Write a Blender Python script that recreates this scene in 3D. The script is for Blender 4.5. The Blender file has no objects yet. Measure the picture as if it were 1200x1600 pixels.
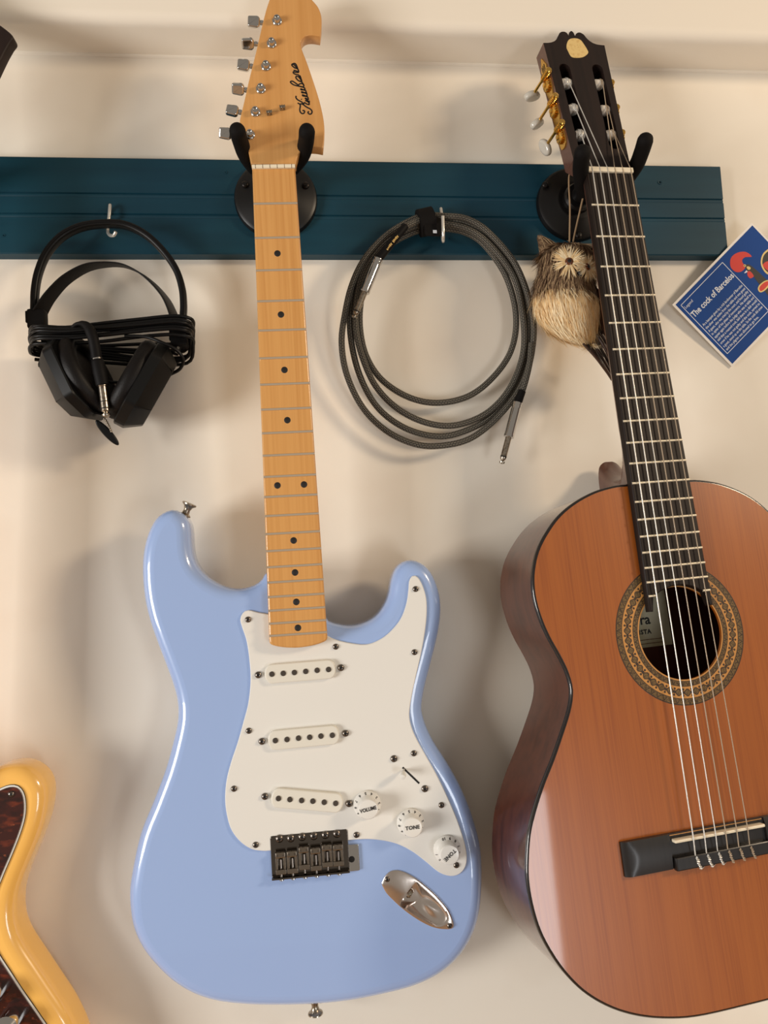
import bpy, bmesh, math, random
from mathutils import Vector, Matrix
random.seed(7)
PI = math.pi
scene = bpy.context.scene
col = scene.collection

# ------------------------------------------------------------------ camera
F = 1202.0                                   # focal length in pixels of the 1200 x 1600 frame
CAM = Vector((0.0, -0.815, 1.50))            # camera position, wall is the plane y = 0
def _cam_axes():
    h = Vector((12500, -370, F)).normalized()             # world +X seen in camera axes (right, down, forward)
    lean = 0.09
    t = 8.283e6 / (12500 * lean - 370)
    v = Vector((533 - lean * t, -475 - t, F)).normalized()  # world up
    v = (v - h * h.dot(v)).normalized()
    n = h.cross(v)                                        # out of the wall
    return h, v, n
_h, _v, _n = _cam_axes()
def cam2world(d):
    return Vector((_h.dot(d), -_n.dot(d), _v.dot(d)))
cam_data = bpy.data.cameras.new('camera')
cam_data.sensor_fit = 'HORIZONTAL'
cam_data.sensor_width = 36.0
cam_data.lens = 36.0 * F / 1200.0
cam_data.clip_start = 0.02
cam = bpy.data.objects.new('camera', cam_data)
col.objects.link(cam)
_r, _u, _b = cam2world(Vector((1, 0, 0))), cam2world(Vector((0, -1, 0))), cam2world(Vector((0, 0, -1)))
cam.matrix_world = Matrix(((_r.x, _u.x, _b.x, CAM.x), (_r.y, _u.y, _b.y, CAM.y), (_r.z, _u.z, _b.z, CAM.z), (0, 0, 0, 1)))
scene.camera = cam

# ------------------------------------------------------------------ world, lights, exposure
world = bpy.data.worlds.new('room_light')
scene.world = world
world.use_nodes = True
bg = world.node_tree.nodes['Background']
bg.inputs['Color'].default_value = (1.0, 0.875, 0.735, 1)
bg.inputs['Strength'].default_value = 0.25
def area(name, loc, target, sx, sy, power, color):
    l = bpy.data.lights.new(name, 'AREA')
    l.shape = 'RECTANGLE'; l.size = sx; l.size_y = sy; l.energy = power; l.color = color
    o = bpy.data.objects.new(name, l); col.objects.link(o)
    o.location = loc
    o.rotation_euler = (Vector(target) - Vector(loc)).to_track_quat('-Z', 'Y').to_euler()
    return o
area('window_daylight', (-2.4, -1.45, 1.15), (0.1, 0, 1.35), 0.9, 0.9, 50, (1.0, 0.97, 0.93))
area('warm_room_lamp', (2.35, -1.5, 2.50), (0.1, 0, 1.50), 0.40, 0.40, 30, (1.0, 0.79, 0.56))
area('low_fill_light', (0.84, -1.6, 0.78), (0.0, 0, 1.05), 0.32, 0.62, 4.8, (0.94, 0.97, 1.0))  # added fill, no real window: brightens the low wall, streaks the cedar top
vs = scene.view_settings
vs.view_transform = 'Standard'
vs.look = 'None'
vs.exposure = 0.22
vs.gamma = 1.0
vs.use_curve_mapping = False

# ------------------------------------------------------------------ projection helpers
def ray(px, py):
    return cam2world(Vector(((px - 600) / F, (py - 800) / F, 1.0)))
def wp(px, py, off):
    """point seen at pixel (px, py) standing `off` metres in front of the wall"""
    d = ray(px, py)
    t = (-off - CAM.y) / d.y
    return CAM + d * t
class Frame:
    """a local frame: x to the right across the neck, y up the neck, z towards the room"""
    def __init__(self, O, U, V, N):
        self.O, self.U, self.N = Vector(O), Vector(U).normalized(), Vector(N).normalized()
        self.Y = (-Vector(V)).normalized()
        self.M = Matrix(((self.U.x, self.Y.x, self.N.x, self.O.x), (self.U.y, self.Y.y, self.N.y, self.O.y),
                         (self.U.z, self.Y.z, self.N.z, self.O.z), (0, 0, 0, 1)))
        self.I = self.M.inverted()
    def at(self, px, py, w=0.0):
        d = ray(px, py)
        Pn = self.O + self.N * w
        t = (Pn - CAM).dot(self.N) / d.dot(self.N)
        q = self.I @ (CAM + d * t)
        return Vector((q.x, q.y))
    def at3(self, px, py, w=0.0):
        q = self.at(px, py, w)
        return Vector((q.x, q.y, w))
    def loc(self, p):
        return self.I @ Vector(p)
def fv(x, up, n):                      # fitted vectors are (x, up, out of the wall)
    return Vector((x, -n, up))
def fp(x, up, n):
    return CAM + fv(x, up, n) / 1000.0
FE = Frame(fp(-25.557, 419.219, -720.865), fv(0.99970064, 0.0240394, 0.00455295),
           fv(0.0242022, -0.99890954, -0.03992462), fv(-0.00358822, -0.04002286, 0.99919232))
FA = Frame(fp(317.258, 420.432, -722.964), fv(0.99108422, 0.05528521, -0.12122549),
           fv(0.06170032, -0.9968507, 0.04981717), fv(0.11808957, 0.05685266, 0.99137411))

# ------------------------------------------------------------------ materials
def lin(c):
    c /= 255.0
    return c / 12.92 if c <= 0.04045 else ((c + 0.055) / 1.055) ** 2.4
def rgb(r, g, b):
    return (lin(r), lin(g), lin(b), 1)
_m = {}
def mat(name, color, rough=0.5, metal=0.0, coat=0.0, coat_rough=0.05, spec=0.5, noise=None, bump=None, trans=0.0, sub=0.0):
    """noise = (color2, scale_xyz, detail, lo, hi) ; bump = (scale_xyz, strength, distance)"""
    if name in _m: return _m[name]
    m = bpy.data.materials.new(name); m.use_nodes = True
    nt = m.node_tree; N = nt.nodes; L = nt.links
    p = N['Principled BSDF']
    p.inputs['Base Color'].default_value = color
    p.inputs['Roughness'].default_value = rough
    p.inputs['Metallic'].default_value = metal
    p.inputs['Coat Weight'].default_value = coat
    p.inputs['Coat Roughness'].default_value = coat_rough
    p.inputs['Specular IOR Level'].default_value = spec
    p.inputs['Transmission Weight'].default_value = trans
    tc = None
    def coords(scale):
        nonlocal tc
        if tc is None: tc = N.new('ShaderNodeTexCoord')
        mp = N.new('ShaderNodeMapping'); mp.inputs['Scale'].default_value = scale
        L.new(tc.outputs['Object'], mp.inputs['Vector'])
        return mp.outputs['Vector']
    if noise:
        layers = noise if isinstance(noise, list) else [noise]
        prev = None
        for (c2, sc, det, lo, hi) in layers:
            t = N.new('ShaderNodeTexNoise'); t.inputs['Scale'].default_value = 1.0; t.inputs['Detail'].default_value = det
            L.new(coords(sc), t.inputs['Vector'])
            mr = N.new('ShaderNodeMapRange'); mr.inputs['From Min'].default_value = lo; mr.inputs['From Max'].default_value = hi
            L.new(t.outputs['Fac'], mr.inputs['Value'])
            mx = N.new('ShaderNodeMix'); mx.data_type = 'RGBA'
            if prev is None: mx.inputs['A'].default_value = color
            else: L.new(prev, mx.inputs['A'])
            mx.inputs['B'].default_value = c2
            L.new(mr.outputs['Result'], mx.inputs['Factor'])
            prev = mx.outputs['Result']
        L.new(prev, p.inputs['Base Color'])
    if bump:
        sc, st, di = bump
        t = N.new('ShaderNodeTexNoise'); t.inputs['Scale'].default_value = 1.0; t.inputs['Detail'].default_value = 4
        L.new(coords(sc), t.inputs['Vector'])
        b = N.new('ShaderNodeBump'); b.inputs['Strength'].default_value = st; b.inputs['Distance'].default_value = di
        L.new(t.outputs['Fac'], b.inputs['Height'])
        L.new(b.outputs['Normal'], p.inputs['Normal'])
    _m[name] = m
    return m
def braid_mat(name, dark, light, nu, nv):
    """woven cable jacket: a diagonal check along the tube's own UV"""
    m = bpy.data.materials.new(name); m.use_nodes = True
    nt = m.node_tree; N = nt.nodes; L = nt.links; p = N['Principled BSDF']
    uv = N.new('ShaderNodeUVMap')
    mp = N.new('ShaderNodeMapping'); mp.inputs['Scale'].default_value = (nu, nv, 1)
    L.new(uv.outputs['UV'], mp.inputs['Vector'])
    sp = N.new('ShaderNodeSeparateXYZ'); L.new(mp.outputs['Vector'], sp.inputs['Vector'])
    def mth(op, a, b=None):
        n = N.new('ShaderNodeMath'); n.operation = op
        for i, s in enumerate((a, b)):
            if s is None: continue
            if isinstance(s, (int, float)): n.inputs[i].default_value = s
            else: L.new(s, n.inputs[i])
        return n.outputs[0]
    a = mth('ADD', sp.outputs['X'], sp.outputs['Y']); b = mth('SUBTRACT', sp.outputs['X'], sp.outputs['Y'])
    fa = mth('SUBTRACT', mth('FRACT', a), 0.5); fb = mth('SUBTRACT', mth('FRACT', b), 0.5)
    k = mth('MULTIPLY', fa, fb)
    s = mth('GREATER_THAN', k, 0.012)
    mx = N.new('ShaderNodeMix'); mx.data_type = 'RGBA'
    mx.inputs['A'].default_value = dark; mx.inputs['B'].default_value = light
    L.new(s, mx.inputs['Factor']); L.new(mx.outputs['Result'], p.inputs['Base Color'])
    p.inputs['Roughness'].default_value = 0.75
    return m
def grain_mat(name, base, dark, freq, rough=0.35, coat=0.5, light=None, coat_rough=0.05, spec=0.5):
    """fine straight grain running along local y"""
    return mat(name, base, rough, coat=coat, coat_rough=coat_rough, spec=spec,
               noise=[(dark, (freq, freq * 0.012, freq), 3.0, 0.42, 0.75), (light or base, (freq * .13, freq * .006, 8), 2.0, 0.45, 0.8),
                      (dark, (freq * 3.2, freq * .02, freq), 1.0, 0.5, 1.15)])
M_WALL = mat('wall_paint', rgb(240, 232, 218), 0.62, spec=0.3, bump=((90, 90, 90), 0.05, 0.002), noise=(rgb(233, 222, 206), (7, 7, 7), 3, 0.45, 0.7))
M_TRIM = mat('trim_paint', rgb(240, 231, 216), 0.55, spec=0.3, bump=((30, 60, 60), 0.08, 0.003))
M_FLOOR = mat('floor_wood', rgb(170, 140, 110), 0.5, noise=(rgb(140, 108, 80), (30, 3, 3), 4, 0.4, 0.7))
M_TEAL = mat('teal_paint', rgb(12, 60, 76), 0.50, spec=0.35, bump=((5, 160, 160), 0.12, 0.001), noise=(rgb(9, 53, 69), (5, 60, 60), 3, 0.35, 0.75))
M_BLUE = mat('pale_blue_lacquer', rgb(158, 184, 232), 0.25, coat=1.0, coat_rough=0.03)
M_WHITE = mat('white_plastic', rgb(232, 230, 224), 0.28, coat=0.2)
M_CREAM = mat('off_white_plastic', rgb(228, 224, 212), 0.35)
M_BLACKINK = mat('black_ink', rgb(26, 22, 20), 0.5)
M_CHROME = mat('chrome', rgb(205, 203, 200), 0.12, metal=1.0)
M_NICKEL = mat('worn_nickel', rgb(175, 165, 150), 0.28, metal=1.0, noise=(rgb(120, 108, 96), (400, 400, 400), 3, 0.45, 0.7))
M_STEEL = mat('dark_steel', rgb(120, 112, 105), 0.3, metal=1.0)
M_HOLE = mat('dark_recess', rgb(14, 12, 11), 0.8)
M_MAPLE = grain_mat('amber_maple', rgb(216, 160, 92), rgb(196, 136, 70), 240, rough=0.3, coat=0.4, coat_rough=0.18)
M_MAPLE_H = grain_mat('headstock_maple', rgb(216, 160, 94), rgb(204, 146, 80), 150, rough=0.4, coat=0.3, coat_rough=0.2)
M_BONE = mat('bone', rgb(238, 226, 200), 0.4)
M_RUBBER = mat('black_foam', rgb(15, 12, 11), 0.75, spec=0.15, bump=((700, 700, 700), 0.12, 0.0005))
M_BLACKMET = mat('black_steel', rgb(11, 9, 9), 0.38, spec=0.35)
M_CEDAR = grain_mat('cedar_top', rgb(162, 87, 24), rgb(142, 71, 16), 560, rough=0.35, coat=0.8, light=rgb(166, 91, 27))
M_MAHOG = grain_mat('mahogany_side', rgb(88, 46, 32), rgb(62, 30, 22), 120, rough=0.3, coat=0.9)
M_NECKWOOD = grain_mat('mahogany_neck', rgb(92, 58, 46), rgb(74, 44, 36), 130, rough=0.35, coat=0.5)
M_ROSEWOOD = grain_mat('rosewood', rgb(32, 22, 17), rgb(25, 17, 13), 330, rough=0.5, coat=0.0, spec=0.25)
M_BRIDGE = grain_mat('bridge_rosewood', rgb(28, 23, 21), rgb(16, 12, 11), 300, rough=0.4, coat=0.15, coat_rough=0.2)
M_HEAD = mat('headstock_veneer', rgb(36, 23, 18), 0.5, spec=0.3, noise=(rgb(26, 16, 13), (180, 4, 60), 3, 0.4, 0.7))
M_EDGE = mat('black_binding', rgb(22, 14, 12), 0.25, coat=0.8)
M_GOLD = mat('gold_plate', rgb(232, 186, 96), 0.2, metal=1.0)
M_PEARL = mat('pearl_button', rgb(205, 200, 188), 0.25, coat=0.6)
M_ROLLER = mat('white_roller', rgb(222, 214, 202), 0.35)
M_FRET = mat('nickel_fret', rgb(226, 214, 194), 0.3, metal=0.75)
M_FRET_A = mat('bright_fret', rgb(238, 226, 200), 0.38, metal=0.35)
M_WOUND = mat('wound_string', rgb(226, 222, 214), 0.35, metal=0.6)
M_NYLON = mat('nylon_string', rgb(168, 148, 124), 0.3, coat=0.3)
M_PATCH = mat('bare_wood_patch', rgb(226, 196, 130), 0.6, noise=[(rgb(205, 165, 98), (260, 260, 260), 4, 0.5, 0.75), (rgb(90, 60, 30), (500, 400, 400), 2, 0.70, 0.76)])
M_PAPER = mat('paper_label', rgb(214, 206, 176), 0.7, noise=(rgb(186, 168, 120), (40, 40, 40), 3, 0.5, 0.75))
M_BLACKPL = mat('black_plastic', rgb(9, 9, 9), 0.4, spec=0.25)
M_BLACKPL2 = mat('matte_black_plastic', rgb(14, 12, 12), 0.6, spec=0.15)
M_LEATHER = mat('black_leatherette', rgb(12, 8, 7), 0.5, spec=0.25, bump=((900, 900, 900), 0.35, 0.0006))
M_CABLE = mat('black_cable', rgb(9, 8, 8), 0.38, spec=0.25)
M_YELLOW = mat('butterscotch_lacquer', rgb(255, 196, 98), 0.25, coat=1.0, coat_rough=0.04)
M_TORT = mat('tortoise_shell', rgb(58, 18, 12), 0.15, coat=0.8,
             noise=[(rgb(120, 48, 24), (60, 150, 60), 5, 0.52, 0.72), (rgb(24, 8, 7), (50, 90, 50), 4, 0.5, 0.7), (rgb(190, 100, 60), (120, 260, 100), 5, 0.66, 0.8)])
M_STRAW = mat('brown_straw', rgb(150, 120, 90), 0.8, noise=(rgb(90, 66, 46), (700, 700, 250), 3, 0.4, 0.65))
M_STRAW_D = mat('dark_straw', rgb(104, 78, 56), 0.8)
M_STRAW_L = mat('pale_straw', rgb(184, 154, 116), 0.8)
M_CREAMF = mat('cream_fibre', rgb(240, 208, 156), 0.7, noise=(rgb(216, 178, 122), (900, 900, 120), 3, 0.4, 0.7))
M_CREAMF2 = mat('pale_cream_fibre', rgb(248, 228, 188), 0.7)
M_TWIG = mat('brown_twig', rgb(66, 44, 32), 0.35, coat=0.3, noise=(rgb(40, 26, 20), (200, 200, 40), 3, 0.4, 0.7))
M_TWINE = mat('jute_twine', rgb(160, 132, 100), 0.85)
M_AMBER = mat('amber_bead', rgb(96, 48, 16), 0.15, coat=0.8)
M_CARDW = mat('white_card', rgb(238, 232, 224), 0.5)
M_CARDB = mat('blue_print', rgb(20, 68, 138), 0.6, spec=0.2)
M_PRINTW = mat('white_print', rgb(222, 226, 232), 0.5)
M_RED = mat('red_print', rgb(206, 44, 34), 0.45)
M_YEL = mat('yellow_print', rgb(226, 196, 120), 0.45)
M_BLKP = mat('black_print', rgb(22, 20, 22), 0.45)
M_ZINC = mat('zinc_hook', rgb(232, 228, 220), 0.3, metal=0.7)
M_BRAID = braid_mat('braided_jacket', rgb(10, 9, 9), rgb(116, 109, 96), 290, 5)
M_GOLDINK = mat('gold_print', rgb(214, 176, 104), 0.5)
M_ROS_LIGHT = mat('rosette_light', rgb(196, 138, 70), 0.35, coat=0.6)
M_ROS_DARK = mat('rosette_dark', rgb(58, 40, 24), 0.35, coat=0.6)
M_ROS_MID = mat('rosette_olive', rgb(120, 92, 48), 0.35, coat=0.6, noise=(rgb(70, 50, 26), (900, 900, 900), 2, 0.45, 0.6))

# ------------------------------------------------------------------ object helpers
def mk(name, bm, m, parent=None, sharp=35, extra=()):
    bmesh.ops.recalc_face_normals(bm, faces=bm.faces[:])
    lim = math.radians(sharp)
    for f in bm.faces: f.smooth = True
    for e in bm.edges:
        if len(e.link_faces) == 2 and e.calc_face_angle(0) > lim: e.smooth = False
    me = bpy.data.meshes.new(name); bm.to_mesh(me); bm.free()
    me.materials.append(m)
    for x in extra: me.materials.append(x)
    o = bpy.data.objects.new(name, me); col.objects.link(o)
    if parent: o.parent = parent
    return o
def tag(o, label=None, cat=None, group=None, kind=None):
    if label: o['label'] = label
    if cat: o['category'] = cat
    if group: o['group'] = group
    if kind: o['kind'] = kind
    return o
def empty(name, M, label, cat, group=None):
    o = bpy.data.objects.new(name, None); col.objects.link(o)
    o.empty_display_size = 0.03
    o.matrix_world = M if isinstance(M, Matrix) else Matrix.Translation(M)
    return tag(o, label, cat, group)
def dup(o, parent, M=None):
    c = o.copy(); col.objects.link(c); c.parent = parent
    if M is not None: c.matrix_basis = M
    return c
def dup_tree(o, parent, M):
    c = dup(o, parent, M)
    for ch in o.children: dup(ch, c, ch.matrix_basis.copy())
    return c
def crom(P, closed, per=8):
    out = []; n = len(P)
    P = [Vector(p) for p in P]
    rng = range(n if closed else n - 1)
    for i in rng:
        if closed: a, b, c, d = P[i - 1], P[i], P[(i + 1) % n], P[(i + 2) % n]
        else: a, b, c, d = P[max(i - 1, 0)], P[i], P[i + 1], P[min(i + 2, n - 1)]
        t1 = (c - a) * .5; t2 = (d - b) * .5
        L = (c - b).length
        if t1.length > L * 1.2: t1 = t1.normalized() * L * 1.2
        if t2.length > L * 1.2: t2 = t2.normalized() * L * 1.2
        for k in range(per):
            s = k / per; s2 = s * s; s3 = s2 * s
            out.append(b * (2 * s3 - 3 * s2 + 1) + t1 * (s3 - 2 * s2 + s) + c * (-2 * s3 + 3 * s2) + t2 * (s3 - s2))
    if not closed: out.append(P[-1])
    return out
def resample(P, n, closed):
    Q = P + [P[0]] if closed else P
    d = [0.0]
    for i in range(1, len(Q)): d.append(d[-1] + (Q[i] - Q[i - 1]).length)
    out = []; j = 0
    cnt = n if closed else n - 1
    for k in range(n):
        s = d[-1] * k / cnt
        while j < len(d) - 2 and d[j + 1] < s: j += 1
        seg = d[j + 1] - d[j]
        f = 0 if seg < 1e-12 else (s - d[j]) / seg
        out.append(Q[j].lerp(Q[j + 1], min(max(f, 0), 1)))
    return out
def smooth(P, n, closed=True): return resample(crom(P, closed, 10), n, closed)
def ccw(P):
    a = sum(P[i - 1].x * P[i].y - P[i].x * P[i - 1].y for i in range(len(P)))
    return P if a > 0 else list(reversed(P))
def inset(P, d):
    n = len(P); out = []
    for i in range(n):
        a = (P[i] - P[i - 1]); b = (P[(i + 1) % n] - P[i])
        if a.length < 1e-9: a = b
        if b.length < 1e-9: b = a
        na = Vector((-a.y, a.x)).normalized(); nb = Vector((-b.y, b.x)).normalized()
        m = (na + nb)
        m = m.normalized() if m.length > 1e-6 else na
        k = max(m.dot(na), 0.45)
        out.append(P[i] + m * (d / k))
    return out
def round_poly(P, r, seg=5):
    """polygon with rounded corners"""
    P = [Vector(p) for p in P]; n = len(P); out = []
    for i in range(n):
        a, b, c = P[i - 1], P[i], P[(i + 1) % n]
        u = (a - b); v = (c - b)
        rr = min(r, u.length * .48, v.length * .48)
        u.normalize(); v.normalize()
        p0, p1 = b + u * rr, b + v * rr
        for k in range(seg + 1):
            s = k / seg
            out.append((p0.lerp(b, s)).lerp(b.lerp(p1, s), s))
    return out
def rnd(r, z0, z1, k=5, both=True):
    """profile of (inset, z) from z0 to z1 with radius r on the front (and back)"""
    pr = []
    if both:
        for i in range(k + 1):
            a = PI / 2 * i / k; pr.append((r * (1 - math.sin(a)), z0 + r * (1 - math.cos(a))))
    else: pr.append((0, z0))
    for i in range(k + 1):
        a = PI / 2 * i / k; pr.append((r * (1 - math.cos(a)), z1 - r * (1 - math.sin(a))))
    return pr
def slab(bm, P, prof, xf=None, mi=0, caps=(True, True)):
    P = ccw([Vector((p[0], p[1])) for p in P])
    loops = []
    for d, z in prof:
        Q = inset(P, d) if d else P
        lp = []
        for q in Q:
            v = Vector((q.x, q.y, z))
            lp.append(bm.verts.new(xf @ v if xf else v))
        loops.append(lp)
    n = len(P); fs = []
    for a, b in zip(loops, loops[1:]):
        for i in range(n):
            j = (i + 1) % n
            fs.append(bm.faces.new((a[i], a[j], b[j], b[i])))
    for lp, on, rev in ((loops[0], caps[0], True), (loops[-1], caps[1], False)):
        if on:
            if len(lp) <= 60:
                f = bm.faces.new(list(reversed(lp)) if rev else lp); fs.append(f)
                for e in f.edges: e.smooth = False
            else:
                ed = [bm.edges.get((lp[i], lp[(i + 1) % n])) for i in range(n)]
                for e in ed: e.smooth = False
                g = bmesh.ops.triangle_fill(bm, use_beauty=True, edges=ed)
                fs += [x for x in g['geom'] if isinstance(x, bmesh.types.BMFace)]
    for f in fs: f.material_index = mi
    return loops
def flat(bm, P, z, xf=None, mi=0):
    P = ccw([Vector((p[0], p[1])) for p in P])
    f = bm.faces.new([bm.verts.new((xf @ Vector((p.x, p.y, z))) if xf else (p.x, p.y, z)) for p in P]); f.material_index = mi
    return f
def box(bm, c, s, bev=0.0, xf=None, mi=0, seg=2):
    hx, hy, hz = s[0] / 2, s[1] / 2, s[2] / 2
    P = [Vector((-hx, -hy)), Vector((hx, -hy)), Vector((hx, hy)), Vector((-hx, hy))]
    T = Matrix.Translation(Vector(c))
    if xf: T = xf @ T
    if bev > 0:
        P = round_poly(P, bev, seg)
        pr = [(bev, -hz), (bev * .3, -hz + bev * .3), (0, -hz + bev), (0, hz - bev), (bev * .3, hz - bev * .3), (bev, hz)]
    else: pr = [(0, -hz), (0, hz)]
    slab(bm, P, pr, T, mi)
def lathe(bm, prof, seg=20, xf=None, mi=0, cap0=True, cap1=True):
    """prof: list of (radius, z)"""
    loops = []
    for r, z in prof:
        if r < 1e-7:
            v = Vector((0, 0, z)); loops.append([bm.verts.new(xf @ v if xf else v)])
        else:
            lp = []
            for i in range(seg):
                a = 2 * PI * i / seg; v = Vector((r * math.cos(a), r * math.sin(a), z))
                lp.append(bm.verts.new(xf @ v if xf else v))
            loops.append(lp)
    for a, b in zip(loops, loops[1:]):
        for i in range(seg):
            j = (i + 1) % seg
            if len(a) == 1 and len(b) == 1: continue
            if len(a) == 1: f = bm.faces.new((a[0], b[j], b[i]))
            elif len(b) == 1: f = bm.faces.new((a[i], a[j], b[0]))
            else: f = bm.faces.new((a[i], a[j], b[j], b[i]))
            f.material_index = mi
    if cap0 and len(loops[0]) > 1: bm.faces.new(list(reversed(loops[0]))).material_index = mi
    if cap1 and len(loops[-1]) > 1: bm.faces.new(loops[-1]).material_index = mi
def tube(bm, P, r, seg=8, closed=False, mi=0, caps=True, flat_y=1.0, up=None):
    """swept tube with UVs (u = metres along, v = turns around); r a number or list"""
    P = [Vector(p) for p in P]; n = len(P)
    R = r if isinstance(r, (list, tuple)) else [r] * n
    uvl = bm.loops.layers.uv.verify()
    T = []
    for i in range(n):
        if closed: t = P[(i + 1) % n] - P[i - 1]
        else: t = P[min(i + 1, n - 1)] - P[max(i - 1, 0)]
        T.append(t.normalized())
    ref = Vector(up) if up else (Vector((0, 0, 1)) if abs(T[0].z) < 0.9 else Vector((1, 0, 0)))
    nrm = (ref - T[0] * ref.dot(T[0])).normalized()
    loops = []; dist = 0.0; D = []
    for i in range(n):
        if i:
            dist += (P[i] - P[i - 1]).length
            if up: nrm = Vector(up)
            nrm = (nrm - T[i] * nrm.dot(T[i])).normalized()
        D.append(dist)
        bn = T[i].cross(nrm)
        loops.append([bm.verts.new(P[i] + (nrm * math.cos(2 * PI * k / seg) + bn * math.sin(2 * PI * k / seg) * flat_y) * R[i]) for k in range(seg)])
    D.append(dist + (P[0] - P[-1]).length)
    for i in range(n if closed else n - 1):
        a, b = loops[i], loops[(i + 1) % n]
        for k in range(seg):
            j = (k + 1) % seg
            f = bm.faces.new((a[k], a[j], b[j], b[k])); f.material_index = mi
            uu = ((D[i], k / seg), (D[i], (k + 1) / seg), (D[i + 1], (k + 1) / seg), (D[i + 1], k / seg))
            for l, q in zip(f.loops, uu): l[uvl].uv = q
    if caps and not closed:
        bm.faces.new(list(reversed(loops[0]))).material_index = mi
        bm.faces.new(loops[-1]).material_index = mi
    return loops
def dome_tube(bm, P, r, seg=16, mi=0, tip=5):
    """tube with a rounded far end"""
    P = [Vector(p) for p in P]
    t = (P[-1] - P[-2]).normalized()
    R = list(r) if isinstance(r, (list, tuple)) else [r] * len(P)
    Q = P[:]; RR = R[:]
    rl = R[-1]
    for k in range(1, tip + 1):
        a = PI / 2 * k / tip
        Q.append(P[-1] + t * rl * math.sin(a)); RR.append(max(rl * math.cos(a), 0.0002))
    tube(bm, Q, RR, seg, mi=mi)
def axis_mat(p, d, up=(0, 0, 1)):
    """matrix with local z along d, at p"""
    z = Vector(d).normalized(); u = Vector(up)
    x = u.cross(z)
    if x.length < 1e-4: x = Vector((1, 0, 0)).cross(z)
    x.normalize(); y = z.cross(x)
    return Matrix(((x.x, y.x, z.x, p[0]), (x.y, y.y, z.y, p[1]), (x.z, y.z, z.z, p[2]), (0, 0, 0, 1)))
def rotz(a): return Matrix.Rotation(a, 4, 'Z')
def T3(x, y, z): return Matrix.Translation(Vector((x, y, z)))
def text(name, body, size, m, parent, M, bold=0.0, shear=0.0, align='CENTER', spacing=1.0, wscale=1.0):
    cu = bpy.data.curves.new(name, 'FONT'); cu.body = body; cu.size = size; cu.align_x = align; cu.align_y = 'CENTER'
    cu.offset = bold; cu.shear = shear; cu.space_character = spacing; cu.resolution_u = 2; cu.extrude = 0.00004
    t = bpy.data.objects.new(name + '_tmp', cu); col.objects.link(t)
    dg = bpy.context.evaluated_depsgraph_get(); dg.update()
    me = bpy.data.meshes.new_from_object(t.evaluated_get(dg))
    bpy.data.objects.remove(t); bpy.data.curves.remove(cu)
    me.name = name
    me.materials.clear(); me.materials.append(m)
    if wscale != 1.0:
        for v in me.vertices: v.co.x *= wscale
    o = bpy.data.objects.new(name, me); col.objects.link(o)
    if parent: o.parent = parent
    o.matrix_basis = M
    return o
def fit_width(o, w):
    k = w / max(v.co.x for v in o.data.vertices)
    for v in o.data.vertices: v.co.x *= k
def screw_mesh():
    bm = bmesh.new()
    lathe(bm, [(0.0026, 0), (0.0026, 0.0004), (0.0022, 0.0011), (0.0012, 0.0016), (0, 0.0017)], 16)
    for a in (0, PI / 2):
        box(bm, (0, 0, 0.00155), (0.0028, 0.0007, 0.0008), 0, rotz(a), 1)
    o = mk('screw', bm, M_STEEL, None, 40, (M_HOLE,))
    me = o.data; bpy.data.objects.remove(o)
    return me
SCREW = screw_mesh()
SCREW_BLACK = SCREW.copy(); SCREW_BLACK.materials[0] = mat('blackened_screw', rgb(40, 36, 34), 0.4, metal=0.8)
def screw(parent, p, s=1.0, a=0.4, name='screw', tilt=None):
    o = bpy.data.objects.new(name, SCREW); col.objects.link(o); o.parent = parent
    o.matrix_basis = Matrix.Translation(Vector(p)) @ (tilt if tilt else Matrix()) @ rotz(a) @ Matrix.Diagonal((s, s, s, 1))
    return o
def ell(cx, cy, rx, ry, n, rot=0):
    out = []
    for i in range(n):
        a = 2 * PI * i / n; x = rx * math.cos(a); y = ry * math.sin(a)
        out.append(Vector((cx + x * math.cos(rot) - y * math.sin(rot), cy + x * math.sin(rot) + y * math.cos(rot))))
    return out

# ================================================================== the room
def structure(name, bm, m):
    return tag(mk(name, bm, m), kind='structure')
bm = bmesh.new(); box(bm, (0.3, 0.05, 1.25), (5.0, 0.10, 2.9))
structure('wall_back', bm, M_WALL)
bm = bmesh.new(); box(bm, (0.3, -1.3, -0.255), (5.0, 2.8, 0.1))
structure('floor', bm, M_FLOOR)
# boxed beam along the top of the wall: its underside and rounded lower edge are in view
zt = wp(600, 97, 0.0).z
prof = [(0.0, zt), (-0.042, zt)] + [(-0.042 - 0.012 * math.sin(a), zt + 0.012 * (1 - math.cos(a))) for a in [PI / 2 * k / 6 for k in range(1, 7)]] + [(-0.054, zt + 0.35), (0.0, zt + 0.35)]
bm = bmesh.new()
A = [bm.verts.new((-2.2, y, z)) for y, z in prof]; B = [bm.verts.new((2.8, y, z)) for y, z in prof]
for i in range(len(prof)):
    j = (i + 1) % len(prof); bm.faces.new((A[i], A[j], B[j], B[i]))
bm.faces.new(A); bm.faces.new(list(reversed(B)))
structure('trim_1', bm, M_TRIM)
# small caulk bead where the beam meets the wall
bm = bmesh.new()
tube(bm, [(-2.2 + 0.05 * i, -0.0005, zt - 0.0007 + random.uniform(-.0006, .0006)) for i in range(101)], 0.0022, 6)
structure('trim_2', bm, M_TRIM)

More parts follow.
